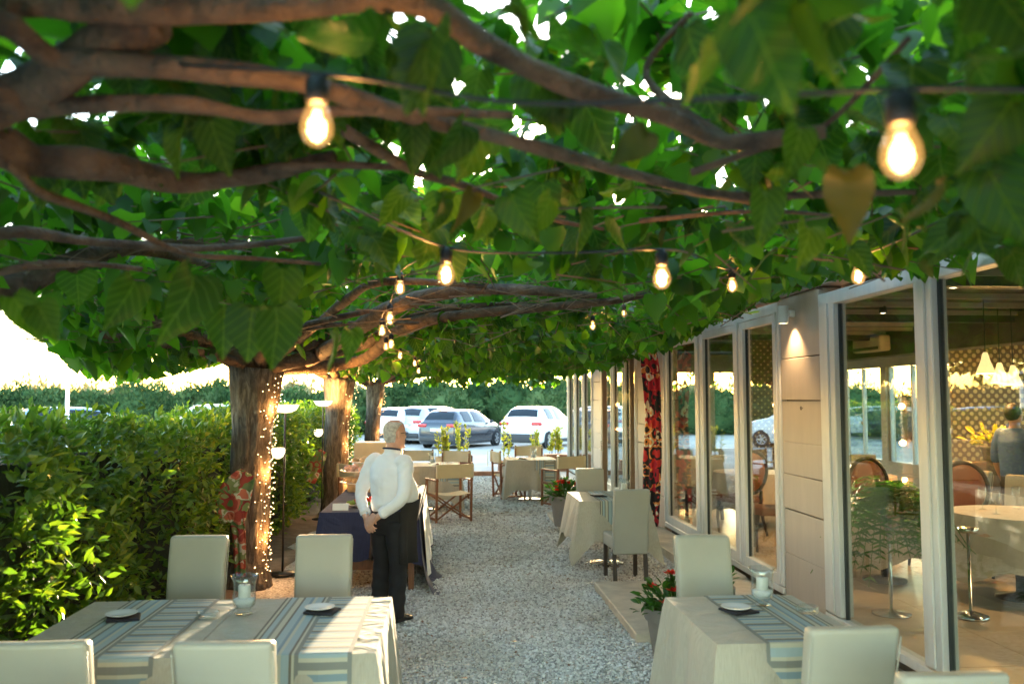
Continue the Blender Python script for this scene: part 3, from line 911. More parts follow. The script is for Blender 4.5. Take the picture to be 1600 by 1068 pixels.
LIMBS = []     # (tree, points) world polylines leaves may cluster around
def pxb(i, pix, r0, r1, start=None, **kw):
    """limb through pixel points given with their height (u, v, z)"""
    P = [atz(u, v, z) for u, v, z in pix]
    if start is not None:
        P = [Vector(start)] + P
    LIMBS.append((i, P))
    return branch(i, P, r0, r1, **kw)
T0 = (-1.98, 3.35, 2.15)
pxb(0, [(-60, 20, 2.52), (150, 12, 2.5), (330, 12, 2.5), (520, 2, 2.5), (650, 0, 2.5), (760, 72, 2.48), (900, 138, 2.46), (1050, 185, 2.44), (1135, 222, 2.42), (1290, 205, 2.42)], 0.034, 0.018, (-1.7, 2.2, 2.44))
pxb(0, [(-60, 96, 2.42), (100, 98, 2.42), (300, 108, 2.41), (480, 132, 2.40), (620, 176, 2.40), (740, 205, 2.40), (880, 242, 2.38), (1000, 276, 2.38), (1140, 306, 2.37), (1300, 303, 2.36), (1430, 300, 2.36)], 0.027, 0.009, T0)
pxb(0, [(-60, 200, 2.36), (60, 172, 2.38), (180, 162, 2.38), (300, 164, 2.38), (420, 184, 2.38), (560, 172, 2.40), (800, 180, 2.42)], 0.024, 0.010, T0)
pxb(0, [(-60, 255, 2.32), (60, 252, 2.33), (170, 260, 2.34), (290, 285, 2.38), (420, 270, 2.42), (520, 245, 2.44)], 0.052, 0.018, T0)
pxb(0, [(-40, 275, 2.24), (70, 305, 2.26), (180, 345, 2.26), (290, 396, 2.26), (400, 404, 2.28), (500, 412, 2.3)], 0.014, 0.007, T0)
pxb(0, [(250, 30, 2.5), (150, 75, 2.46), (60, 135, 2.42), (-60, 180, 2.36)], 0.040, 0.050)
pxb(0, [(540, 205, 2.42), (650, 268, 2.42), (730, 292, 2.42), (860, 342, 2.42), (960, 360, 2.44)], 0.016, 0.007)
pxb(0, [(420, 262, 2.40), (520, 258, 2.40), (640, 262, 2.42)], 0.012, 0.008)
pxb(0, [(-20, 370, 2.3), (150, 378, 2.33), (320, 388, 2.36), (480, 372, 2.4)], 0.022, 0.010, T0)
pxb(0, [(1080, 270, 2.38), (1180, 235, 2.42), (1290, 195, 2.46), (1420, 60, 2.5)], 0.010, 0.006)
pxb(0, [(0, 425, 2.2), (120, 412, 2.25), (220, 420, 2.28)], 0.016, 0.009, T0)
pxb(0, [(1000, 345, 2.42), (1180, 330, 2.42), (1340, 340, 2.42)], 0.010, 0.005)
pxb(0, [(1140, 222, 2.42), (1010, 120, 2.62), (1080, 20, 2.72)], 0.014, 0.007)
# second tree, limbs reaching towards the building
T1 = (-1.85, 8.65, 2.1)
pxb(1, [(450, 575, 2.16), (520, 540, 2.30), (600, 487, 2.44), (690, 458, 2.5), (800, 452, 2.5), (930, 462, 2.5)], 0.095, 0.022, T1)
pxb(1, [(470, 560, 2.2), (560, 540, 2.35), (640, 500, 2.5), (720, 480, 2.55), (860, 478, 2.55)], 0.085, 0.02, T1)
pxb(1, [(500, 572, 2.16), (570, 560, 2.24), (630, 512, 2.42), (720, 492, 2.48), (830, 482, 2.5), (960, 470, 2.5), (1010, 460, 2.52)], 0.08, 0.016, T1)
pxb(1, [(390, 560, 2.2), (350, 545, 2.28), (300, 525, 2.35), (240, 500, 2.4)], 0.10, 0.04, T1)
pxb(1, [(480, 520, 2.4), (540, 470, 2.5), (600, 440, 2.5), (760, 448, 2.45)], 0.05, 0.015, T1)
pxb(1, [(410, 540, 2.3), (440, 480, 2.5), (520, 430, 2.55)], 0.09, 0.03, T1)
pxb(1, [(300, 545, 2.24), (200, 530, 2.2), (150, 520, 2.2)], 0.05, 0.02, T1)
# further limbs all round every tree
for i, (tx, ty) in enumerate(TREES):
    base = Vector((tx + 0.05, ty, 2.08))
    na = 8 if i else 5
    for a in range(na):
        th = 2 * pi * a / na + random.uniform(-0.25, 0.25) + i
        if i == 0 and (cos(th) > 0.1 and sin(th) < 0.6):
            continue
        L = random.uniform(2.0, 3.3) if cos(th) > -0.2 else random.uniform(1.2, 1.9)
        bz = random.uniform(2.35, 2.6)
        P = [base, base + Vector((cos(th) * 0.35, sin(th) * 0.35, 0.16)), base + Vector((cos(th) * L * .5, sin(th) * L * .5, bz - 2.08)),
             base + Vector((cos(th + .15) * L, sin(th + .15) * L, bz - 2.0))]
        if P[-1].x > 2.2: continue
        LIMBS.append((i, P))
        branch(i, P, random.uniform(0.06, 0.09), 0.018, n=9, k=5)
        for s in (-1, 1):
            q = P[2]; a2 = th + s * random.uniform(0.5, 0.9); l2 = L * random.uniform(0.4, 0.6)
            Q = [q, q + Vector((cos(a2) * l2 * .5, sin(a2) * l2 * .5, 0.06)), q + Vector((cos(a2) * l2, sin(a2) * l2, random.uniform(0, .15)))]
            LIMBS.append((i, Q))
            branch(i, Q, 0.03, 0.01, n=7, k=4)

# bulbs of the string lights: pixel of the bulb's middle, its pixel width
BULBS = [(495, 193, 52), (1408, 235, 64), (697, 427, 27), (1034, 432, 28), (1144, 445, 16.5), (1341, 430, 21), (625, 449, 16), (609, 497, 14.5), (597, 516, 12.5),
         (611, 537, 10.5), (603, 541, 9.5), (625, 555, 8.5), (648, 567, 7), (654, 579, 6.5), (926, 508, 10), (975, 489, 9)]
BDIA = 0.055
bulb_pos = []
for u, v, w in BULBS:
    d = F * BDIA / w
    r = ray(u, v)
    bulb_pos.append(CAM + r * (d / F))

BU = np.array([0, 60, 120, 200, 330, 370, 470, 560, 640, 870, 900, 1000, 1050, 1100, 1240, 1330, 1450, 1560, 1600])
BV = np.array([455, 500, 590, 600, 575, 545, 560, 600, 605, 608, 590, 568, 550, 515, 455, 435, 440, 475, 445])

BVN = np.array([455, 500, 590, 600, 590, 575, 560, 440, 430, 440, 450, 470, 535, 515, 455, 435, 440, 475, 445])

def canopy():
    tw = []
    n = 13800
    x = rng.uniform(-4.3, 2.92, n); y = rng.uniform(-2.2, 21.5, n)
    u = rng.uniform(0, 1, n)
    z = np.where(u < 0.10, rng.uniform(2.18, 2.42, n), np.where(u < 0.55, rng.uniform(2.42, 2.72, n), rng.uniform(2.7, 3.15, n)))
    # clumping: keep twigs where a lumpy field is high
    f = np.sin(x * 2.1 + 1.3 * np.sin(y * 1.1)) + np.sin(y * 1.9 + 1.7 * np.sin(x * 1.3)) + np.sin(x * 3.7 - y * 2.9 + z * 4)
    keep = f + rng.normal(0, 0.9, n) > -1.7
    # ragged right edge and left edge
    keep &= ~((y > 17) & (z < 2.42))
    keep &= x < np.where(z > 2.62, 2.88, 2.1 + 0.28 * np.sin(y * 1.7) + 0.12 * np.sin(y * 4.1))  # upper leaves extended to the wall to shade the front
    keep &= x > -2.95 - 0.7 * np.clip((5 - y) / 4, 0, 1) + 0.3 * np.sin(y * 1.3 + 1) + 0.2 * np.sin(y * 3.7)
    x, y, z = x[keep], y[keep], z[keep]
    # shoots drooping at the hedge side and along the building
    k = 230
    x = np.concatenate([x, rng.uniform(-3.3, -2.15, k), rng.uniform(2.2, 2.8, 200)]); y = np.concatenate([y, rng.uniform(5.0, 9.5, k), rng.uniform(5, 14, 200)]); z = np.concatenate([z, rng.uniform(1.98, 2.45, k), rng.uniform(2.5, 2.8, 200)])
    n = len(x)
    P0 = np.column_stack([x, y, z])
    th = rng.uniform(0, 6.283, n)
    L = rng.uniform(0.22, 0.5, n)
    D = np.column_stack([np.cos(th), np.sin(th), rng.uniform(-0.35, 0.35, n)])
    P1 = P0 + D * L[:, None]
    # leaves along twigs
    LP = []; LD = []; LN = []; LS = []; TI = []
    for k in range(6):
        t = (k + 0.6) / 6
        j = rng.uniform(-0.05, 0.05, (n, 3))
        p = P0 + D * (L * t)[:, None] + j * 0.8
        side = np.column_stack([-np.sin(th), np.cos(th), np.zeros(n)]) * (1 if k % 2 else -1)
        d = side * 0.75 + D * 0.5 + np.column_stack([np.zeros(n), np.zeros(n), rng.uniform(-1.5, -0.15, n)]) + rng.normal(0, 0.3, (n, 3))
        nr = np.column_stack([rng.normal(0, 0.45, n), rng.normal(0, 0.45, n), np.ones(n)])
        s = rng.uniform(0.075, 0.15, n)
        LP.append(p); LD.append(d); LN.append(nr); LS.append(s); TI.append(np.arange(n))
    LP = np.concatenate(LP); LD = np.concatenate(LD); LN = np.concatenate(LN); LS = np.concatenate(LS)
    LDn = LD / np.linalg.norm(LD, axis=1, keepdims=True)
    mid = LP + LDn * (LS * 0.5)[:, None]
    tip = LP + LDn * LS[:, None]
    uu, vv, zz = project(tip)
    um, vm, zm = project(mid)
    ok = np.ones(len(LP), bool)
    ins = zz > 0.1
    # the roof's underside as seen along the path
    bound = np.where(zm < 6.5, np.interp(uu, BU, BVN), np.interp(uu, BU, BV))
    ok &= ~(ins & (uu > -80) & (uu < 1680) & (np.maximum(vv, vm) > bound))
    dist = np.linalg.norm(mid - np.array(CAM), axis=1)
    ok &= dist > 0.85
    # the near limbs and the bulbs hang clear below the leaves
    for bp, (u, v, w) in zip(bulb_pos, BULBS):
        dd = (bp - CAM).length
        ok &= ~((np.hypot(um - u, (vm - v) * 0.8) < w * 0.75 + 0.055 * F / np.maximum(zm, .3)) & (dist < dd + 0.05))
    near = []
    for i, Pl in LIMBS:
        if i == 0 or (i == 1 and len(Pl) > 4):
            near += [tuple(p) for p in spline(Pl, 6)]
    near = np.array(near)
    un, vn, zn = project(near)
    for a, b, c in zip(un, vn, zn):
        if 0 < a < 1600 and c > 0.3:
            hide = (np.hypot(um - a, vm - b) < np.clip(40 / c, 7, 24) + 0.035 * F / np.maximum(zm, .3)) & (zm < c)
            ok &= ~(hide & (rng.uniform(0, 1, len(hide)) < 0.9))
    # thin the very near overhead a little so that branches read
    LP, LDn, LN, LS, um, vm, zm, dist = LP[ok], LDn[ok], LN[ok], LS[ok], um[ok], vm[ok], zm[ok], dist[ok]
    R = frames(LDn, LN)
    ty = np.array([t[1] for t in TREES])
    own = np.argmin(np.abs(LP[:, 1][:, None] - ty[None]), axis=1)
    sv, st = simple_leaf()
    print('leaves', len(LP))
    for i in range(4):
        o = Vector(troots[i].location)
        idx = np.where(own == i)[0]
        vis = (um[idx] > 0) & (um[idx] < 1600) & (vm[idx] > 0) & (vm[idx] < 700) & (zm[idx] > 0)
        size = np.where(vis, LS[idx] / np.maximum(dist[idx], 0.1), 0)
        # low leaves count first: they are the ones seen from below
        score = size * np.where(LP[idx, 2] < 2.6, 1.0, 0.4)
        top = idx[np.argsort(-score)[:270]]
        for k in top:
            l = link('leaf', leaf_meshes[k % 5], troots[i])
            M = Matrix([list(R[k][r]) for r in range(3)]).to_4x4()
            M = Matrix.Translation(Vector(LP[k]) - o) @ M @ Matrix.Diagonal((LS[k],) * 3 + (1,))
            l.matrix_local = M
        rest = np.setdiff1d(idx, top)
        me = scatter_mesh('crown', sv, st, LP[rest] - np.array(o), R[rest], LS[rest], 'mulberry_leaf')
        c = link('crown', me, troots[i]); c['kind'] = 'stuff'
    # twigs
    ownt = np.argmin(np.abs(P0[:, 1][:, None] - ty[None]), axis=1)
    ut, vt, zt = project(P1)
    bt = np.interp(ut, BU, BV)
    okt = ~((zt > 0.1) & (ut > -80) & (ut < 1680) & (vt > bt - 12)) & (np.linalg.norm((P0 + P1) / 2 - np.array(CAM), axis=1) > 2.3)
    for i in range(4):
        o = np.array(troots[i].location)
        sel = np.where((ownt == i) & okt)[0]
        A = P0[sel] - o; B = P1[sel] - o; r = 0.0035
        d = B - A; d /= np.linalg.norm(d, axis=1, keepdims=True)
        x_ = np.cross(d, np.array([0, 0, 1.0])); x_ /= np.maximum(np.linalg.norm(x_, axis=1, keepdims=True), 1e-5); y_ = np.cross(d, x_)
        ring = []
        for Q, q in ((A, 1.3), (B, 0.7)):
            for a in (0, 2.094, 4.189):
                ring.append(Q + (x_ * cos(a) + y_ * sin(a)) * r * q)
        V = np.stack(ring, 1).reshape(-1, 3)
        fb = np.array([(0, 1, 4, 3), (1, 2, 5, 4), (2, 0, 3, 5)])
        Fa = (fb[None] + 6 * np.arange(len(sel))[:, None, None]).reshape(-1, 4)
        c = link('twigs', np_mesh('twigs', V, Fa, 'twig_bark'), troots[i]); c['kind'] = 'stuff'
canopy()

# big leaves hanging close to the lens
def hero(u, v, Y, size, tilt=0.0, yaw=0.0, i=0, kind=0, pitch=0.15):
    """leaf hanging tip down, stalk end at pixel (u, v)"""
    o = Vector(troots[i].location)
    l = link('leaf', leaf_meshes[kind], troots[i])
    rr = random.Random(int(u * 7 + v))
    tilt += rr.uniform(-.35, .35); yaw += rr.uniform(-.9, .9); pitch += rr.uniform(-.5, .5)
    d = Vector((sin(tilt), -pitch, -cos(tilt))).normalized()
    nr = Vector((sin(yaw), -cos(yaw), rr.uniform(-.2, .5)))
    R = frames(np.array([d]), np.array([nr]))[0]
    l.matrix_local = Matrix.Translation(at(u, v, Y) - o) @ Matrix([list(R[r]) for r in range(3)]).to_4x4() @ Matrix.Diagonal((size * rr.uniform(.7, .95), size, size * rr.uniform(.6, 2.2), 1))
for a in [(1545, 265, 1.4, 0.15, 0.05, -0.5), (1195, 300, 1.7, 0.10, 0.0, -0.4), (1260, 355, 2.0, 0.11, -0.1, 0.5),
          (1205, 330, 2.4, 0.10, 0.1, 0.9), (1500, 340, 1.6, 0.10, -0.1, 0.9), (690, 310, 2.0, 0.085, 0.0, 0.4), (800, 305, 2.0, 0.12, 0.1, -0.3), (860, 310, 2.1, 0.12, -0.1, 0.5), (760, 330, 2.2, 0.10, 0.15, 0.2),
          (720, 195, 1.8, 0.12, -0.2, 0.3), (640, 195, 1.8, 0.10, 0.1, -0.2), (905, 330, 2.2, 0.11, 0.1, 0.5), (960, 340, 2.3, 0.10, -0.1, -0.4), (330, 190, 1.8, 0.12, 0.1, 0.3), (290, 200, 1.9, 0.11, -0.1, -0.5),
          (430, 480, 2.1, 0.15, 0.05, 0.2), (395, 480, 2.2, 0.14, -0.1, 0.9), (350, 480, 2.3, 0.13, -0.15, -0.3), (515, 520, 2.4, 0.11, 0.0, 0.6), (547, 515, 2.5, 0.085, 0.1, 0.9), (440, 420, 2.2, 0.12, 0.2, 0.5), (210, 440, 2.1, 0.13, 0.0, 0.2), (300, 430, 2.0, 0.16, 0.0, 0.4),
          (20, 465, 1.9, 0.11, 0.9, 0.5), (60, 478, 1.9, 0.10, 0.75, 0.9), (1580, 160, 1.2, 0.12, -0.3, 0.2), (1250, 200, 1.5, 0.10, 0.1, 0.3), (1330, 390, 2.2, 0.09, 0.5, 0.6), (1400, 330, 1.9, 0.10, 0.3, 0.3)]:
    hero(*a, kind=int(a[0]) % 5)
# a few leaves with warm bulb light painted into their colour
bulb_lit = leaf_meshes[2].copy(); bulb_lit.materials[0] = MATS['bulb_lit_leaf']; leaf_meshes.append(bulb_lit)
for a in [(1322, 268, 1.35, 0.105, 0.0, 0.2), (1462, 285, 1.25, 0.09, 0.1, 1.0), (735, 300, 2.0, 0.08, 0.1, 0.2), (1010, 205, 1.7, 0.09, -0.4, 0.5)]:
    hero(*a, kind=5)

# ------------------------------------------------------------------ hedge
def hedge():
    root = thing('hedge', 'long clipped green hedge of small glossy leaves behind the trees', 'hedge', (-2.8, 10, 0))
    o = np.array(root.location)
    y0, y1 = 1.5, 20.5
    def face(y):
        return -2.20 + 0.07 * np.sin(y * 1.7) + 0.05 * np.sin(y * 4.3 + 1)
    def topz(y):
        return 1.54 + 0.06 * np.sin(y * 1.1 + 2) + 0.035 * np.sin(y * 3.1)
    # core
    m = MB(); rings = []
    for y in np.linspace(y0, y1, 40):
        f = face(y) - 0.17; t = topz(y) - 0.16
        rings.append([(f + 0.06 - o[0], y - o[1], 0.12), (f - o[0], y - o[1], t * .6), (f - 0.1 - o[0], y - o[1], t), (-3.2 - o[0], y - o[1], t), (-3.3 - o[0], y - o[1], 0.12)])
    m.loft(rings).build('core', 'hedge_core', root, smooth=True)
    for k in range(26):
        y = y0 + 0.4 + k * 0.72; x = face(y) - 0.25
        MB().tube([(x - o[0], y - o[1], 0), (x + 0.05 - o[0], y + 0.1 - o[1], 0.35), (x - 0.1 - o[0], y - 0.05 - o[1], 0.8)], [0.022, 0.017, 0.01], 6).build('stem', 'twig_bark', root)
    # leaves: shoots on the front and on the top
    n1 = 9000
    y = y0 + (y1 - y0) * rng.uniform(0, 1, n1) ** 1.25
    zz = 0.10 + 1.62 * rng.uniform(0, 1, n1) ** 0.8
    x = face(y) + rng.normal(-0.06, 0.075, n1) + 0.06 * np.sin(zz * 5 + y * 3)
    lim = topz(y)
    k = zz < lim
    P1 = np.column_stack([x, y, zz])[k]; out1 = np.column_stack([np.ones(k.sum()), rng.normal(0, .6, k.sum()), rng.normal(0.25, .5, k.sum())])
    n2 = 4600
    y = y0 + (y1 - y0) * rng.uniform(0, 1, n2) ** 1.1
    x = face(y) - rng.uniform(0, 1.0, n2) ** 1.3
    P2 = np.column_stack([x, y, topz(y) + rng.normal(-0.02, 0.065, n2)]); out2 = np.column_stack([rng.normal(0.2, .6, n2), rng.normal(0, .6, n2), np.ones(n2)])
    P = np.concatenate([P1, P2]); O = np.concatenate([out1, out2])
    O /= np.linalg.norm(O, axis=1, keepdims=True)
    LP = []; LD = []
    for k in range(3):
        d = O + rng.normal(0, 0.75, O.shape)
        LP.append(P + O * 0.02 * k); LD.append(d)
    LP = np.concatenate(LP); LD = np.concatenate(LD)
    LD /= np.linalg.norm(LD, axis=1, keepdims=True)
    NR = rng.normal(0, 0.7, LP.shape) + np.array([0.3, -0.1, 0.8])
    S_ = rng.uniform(0.055, 0.105, len(LP))
    # keep the trunks free
    ok = np.ones(len(LP), bool)
    for tx, ty in TREES:
        ok &= np.hypot(LP[:, 0] - tx - 0.05, LP[:, 1] - ty) > 0.30
    LP, LD, NR, S_ = LP[ok], LD[ok], NR[ok], S_[ok]
    R = frames(LD, NR)
    bv = np.array([(0, 0, 0), (0.17, 0.3, 0.03), (0.19, 0.6, 0.02), (0, 1.0, -0.1), (-0.19, 0.6, 0.02), (-0.17, 0.3, 0.03), (0, 0.5, -0.035)])
    bt = np.array([(0, 1, 6), (1, 2, 6), (2, 3, 6), (3, 4, 6), (4, 5, 6), (5, 0, 6)])
    u, v, z = project(LP)
    vis = (u > 0) & (u < 1600) & (v < 1068)
    top = np.argsort(-np.where(vis, S_ / z * (LP[:, 0] > -2.3), 0))[:300]
    lm = MB().add(bv, [tuple(f) for f in bt]).mesh('leaf', 'hedge_leaf')
    for k in top:
        l = link('leaf', lm, root)
        l.matrix_local = Matrix.Translation(Vector(LP[k] - o)) @ Matrix([list(R[k][r]) for r in range(3)]).to_4x4() @ Matrix.Diagonal((S_[k],) * 3 + (1,))
    rest = np.setdiff1d(np.arange(len(LP)), top)
    f = link('foliage', scatter_mesh('foliage', bv, bt, LP[rest] - o, R[rest], S_[rest], 'hedge_leaf'), root)
    f['kind'] = 'stuff'
hedge()

# ------------------------------------------------------------------ far scrub
def scrub(name, label, blobs, dens, size, mat, seed):
    r = np.random.default_rng(seed)
    P = []; D = []
    for (x, y, z, a, b, c) in blobs:
        n = int(dens * (a * b + a * c + b * c) * 2.2)
        d = r.normal(0, 1, (n, 3)); d /= np.linalg.norm(d, axis=1, keepdims=True)
        d[:, 2] = np.abs(d[:, 2]) * np.where(r.uniform(0, 1, n) < .8, 1, -1)
        rad = r.uniform(0.72, 1.05, n) * (1 + 0.16 * np.sin(d[:, 0] * 7 + x) + 0.14 * np.sin(d[:, 2] * 9 + y))
        p = np.array([x, y, z]) + d * rad[:, None] * np.array([a, b, c])
        k = p[:, 2] > 0.02
        P.append(p[k]); D.append((d + r.normal(0, .5, d.shape))[k])
    P = np.concatenate(P); D = np.concatenate(D)
    R = frames(D + np.array([0, 0, .4]), r.normal(0, 1, P.shape))
    bv = np.array([(0, 0, 0), (0.22, 0.45, 0.05), (0, 1, 0), (-0.22, 0.45, 0.05)])
    s = r.uniform(0.6, 1.4, len(P)) * size
    V = (np.einsum('nij,kj->nki', R, bv) * s[:, None, None] + P[:, None, :]).reshape(-1, 3)
    Q = np.arange(len(V)).reshape(-1, 4)
    # dense inner mass
    m = MB()
    for (x, y, z, a, b, c) in blobs:
        m.ell((x, y, z), (a * .78, b * .78, c * .78), 16, 10)
    CV = np.array(m.v); CV = CV + r.normal(0, .13, CV.shape); CF = np.array(m.f) + len(V)
    me = np_mesh(name, np.concatenate([V, CV]), [Q, CF], mat)
    return tag(link(name, me), label, 'scrub', kind='stuff')
r_ = random.Random(3)
bl = []
for x in np.arange(-46, 22, 1.7):
    h = 2.35 + r_.uniform(-0.35, 0.5) if x > -4 else 2.15 + r_.uniform(-0.3, 0.35)
    yy = 45 + 0.02 * x * x * 0.1 + r_.uniform(-1.5, 1.5)
    bl.append((x, yy, h * 0.45, 1.6, 1.5, h * 0.62))
scrub('scrub', 'bank of feathery green scrub beyond the parked cars', bl, 150, 0.22, 'scrub_leaf', 4)
bl = []
for x in np.arange(-50, 24, 1.6):
    bl.append((x + r_.uniform(-1, 1), 49 + r_.uniform(-1, 1), 1.1, 1.8, 1.0, 1.55 + r_.uniform(-0.3, 0.5)))
scrub('dry_scrub', 'pale dry reeds showing above the green scrub', bl, 26, 0.34, 'dry_grass', 5)
bl = []
for y in np.arange(-4, 44, 2.3):
    bl.append((21 + r_.uniform(-1.5, 1.5), y, 1.0, 1.6, 1.6, 1.3 + r_.uniform(-0.4, 0.7)))
scrub('shrubbery', 'green shrubs seen through the back windows of the dining room', bl, 40, 0.2, 'scrub_leaf', 6)
# ------------------------------------------------------------------ chairs
def parsons(name, label, mat, loc, rz, group):
    """high-backed upholstered chair; the sitter looks along +y"""
    t = thing(name, label, 'chair', loc, rz, group)
    MB().rbox((0, 0.0, 0.40), (0.36, 0.42, 0.13), 0.02, 3).build('seat', mat, t, auto=50)
    def sh(c):
        k = (c.z + 0.32) / 0.64
        return (c.x * (1.0 + 0.03 * k), c.y - 0.085 * k * k - 0.012 * (1 - (c.x / .18) ** 2) * k, c.z)
    b = MB()
    bm = bmesh.new(); bmesh.ops.create_cube(bm, size=1)
    for v in bm.verts: v.co = Vector((v.co.x * 0.345, v.co.y * 0.075, v.co.z * 0.64))
    bmesh.ops.bevel(bm, geom=bm.edges[:], offset=0.02, segments=3, affect='EDGES', profile=0.5)
    bmesh.ops.subdivide_edges(bm, edges=[e for e in bm.edges if abs(e.verts[0].co.z - e.verts[1].co.z) > 0.3 or abs(e.verts[0].co.x - e.verts[1].co.x) > 0.2], cuts=5, use_grid_fill=True)
    for v in bm.verts: v.co = Vector(sh(v.co))
    bm.verts.index_update()
    b.add([v.co + Vector((0, -0.195, 0.612)) for v in bm.verts], [[v.index for v in f.verts] for f in bm.faces]); bm.free()
    b.build('backrest', mat, t, auto=50)
    s = MB()
    s.tube([(-0.171, -0.234, 0.34), (-0.175, -0.255, 0.62), (-0.177, -0.315, 0.90)], 0.0035, 5)
    s.tube([(0.172, -0.236, 0.34), (0.175, -0.25, 0.65), (0.178, -0.31, 0.90)], 0.0035, 5)
    s.build('piping', mat, t, smooth=True)
    for sx in (-1, 1):
        MB().bar((sx * 0.155, 0.185, 0.35), (sx * 0.155, 0.19, 0.0), 0.036).build('leg', 'dark_wood', t)
        MB().bar((sx * 0.155, -0.18, 0.35), (sx * 0.155, -0.22, 0.0), 0.036).build('leg', 'dark_wood', t)
    return t
GCH = 'cream high-backed chairs on the terrace'
c0 = parsons('dining_chair', 'cream vinyl high-backed chair at the far side of the long striped table, nearer the hedge', 'chair_vinyl', (-1.58, 5.42, 0.004), pi, GCH)
dup(c0, (-0.78, 5.40, 0.004), pi + 0.03, 'cream vinyl high-backed chair behind the long table, between tree trunk and waiter', GCH)
dup(c0, (-1.47, 3.55, 0.004), 0.02, 'cream vinyl chair seen from behind with a sunlit gold edge, beside the hedge', GCH)
dup(c0, (-0.79, 3.50, 0.004), -0.02, 'cream vinyl chair seen from behind, pushed to the middle of the long table', GCH)
dup(c0, (-1.18, 2.88, 0.004), 0.0, 'cream chair at the bottom edge of which only the top rim shows by the hedge', GCH)
dup(c0, (1.63, 5.20, 0.004), pi, 'cream high-backed chair between the flower pot and the small table with hurricane vase', GCH)
dup(c0, (1.55, 3.53, 0.06 - 0.056), 0.0, 'cream high-backed chair seen from behind, pushed up to the small table by the glass', GCH)
dup(c0, (1.61, 2.97, 0.004), 0.0, 'cream chair top showing at the picture bottom below the glass front', GCH)
g0 = parsons('dining_chair', 'grey-beige fabric chair with dark legs standing on gravel, its whole back turned to us', 'grey_chair_fabric', (1.78, 8.62, 0.004), 0.05, 'grey fabric chairs at the second table')
dup(g0, (1.80, 10.6, 0.004), pi, 'grey-beige fabric chair on the far side of the second table, near the red flowers', 'grey fabric chairs at the second table')

def director(name, label, loc, rz, group):
    """folding canvas chair, the sitter looks along +y"""
    t = thing(name, label, 'chair', loc, rz, group)
    for sx in (-1, 1):
        MB().bar((sx * 0.27, -0.22, 0.0), (sx * 0.27, -0.25, 0.88), 0.028, 0.035).build('post', 'teak', t)
        MB().bar((sx * 0.27, 0.22, 0.0), (sx * 0.27, 0.22, 0.61), 0.028, 0.035).build('post', 'teak', t)
        MB().rbox((sx * 0.27, 0.0, 0.625), (0.05, 0.52, 0.024), 0.006, 1).build('armrest', 'teak', t)
        MB().bar((sx * 0.27, -0.21, 0.40), (sx * 0.27, 0.21, 0.40), 0.025, 0.03).build('rail', 'teak', t)
        MB().bar((sx * 0.27, -0.21, 0.06), (sx * 0.27, 0.21, 0.06), 0.025, 0.03).build('rail', 'teak', t)
    for y in (-0.19, 0.19):
        MB().bar((-0.26, y, 0.05), (0.26, y + 0.02, 0.40), 0.026, 0.02).build('cross_leg', 'teak', t)
        MB().bar((0.26, y - 0.015, 0.05), (-0.26, y - 0.02, 0.40), 0.026, 0.02).build('cross_leg', 'teak', t)
    rows = []
    for i in range(9):
        x = -0.27 + 0.54 * i / 8
        rows.append(x)
    v = []; f = []
    for z in (0.66, 0.86):
        for x in rows:
            y = -0.25 - 0.028 * (1 - (x / .27) ** 2) - (0.02 if z > .8 else 0)
            v += [(x, y, z), (x, y + 0.006, z)]
    n = len(rows)
    for i in range(n - 1):
        a = 2 * i; b = 2 * n + 2 * i
        f += [(a, a + 2, b + 2, b), (a + 1, b + 1, b + 3, a + 3), (b, b + 2, b + 3, b + 1), (a, a + 1, a + 3, a + 2)]
    m = MB().add(v, f)
    for sx in (-1, 1):
        m.rbox((sx * 0.27, -0.258, 0.76), (0.045, 0.055, 0.205), 0.01, 1)
    m.build('backrest', 'canvas', t, auto=40)
    v = []; f = []
    for y in (-0.2, 0.2):
        for x in rows:
            v += [(x * 0.98, y, 0.43 - 0.03 * (1 - (x / .27) ** 2)), (x * 0.98, y, 0.424 - 0.03 * (1 - (x / .27) ** 2))]
    for i in range(n - 1):
        a = 2 * i; b = 2 * n + 2 * i
        f += [(a, b, b + 2, a + 2), (a + 1, a + 3, b + 3, b + 1), (a, a + 2, a + 3, a + 1), (b, b + 1, b + 3, b + 2)]
    MB().add(v, f).build('seat', 'canvas', t, auto=40)
    return t
GD = 'folding canvas chairs'
d0 = director('director_chair', 'teak folding chair with cream canvas, standing alone on gravel beside the buffet', (0.02, 12.95, 0.004), 0.35, GD)
dup(d0, (1.13, 15.9, 0.004), -1.35, 'teak folding chair turned sideways at the path side of the beige cloth table', GD)
dup(d0, (1.95, 14.6, 0.004), 0.5, 'teak folding chair with tan canvas back just behind the red flower pot', GD)
dup(d0, (1.65, 17.3, 0.004), pi, 'canvas folding chair facing us behind the beige cloth table', GD)
dup(d0, (0.05, 15.8, 0.004), 2.7, 'canvas folding chair beyond the table behind the waiter, facing us', GD)
dup(d0, (-0.55, 16.0, 0.004), pi, 'canvas folding chair back glimpsed just above the waiter shoulder', GD)
dup(d0, (-1.25, 13.0, 0.004), -0.9, 'canvas folding chair back glimpsed between tree trunk and waiter', GD)

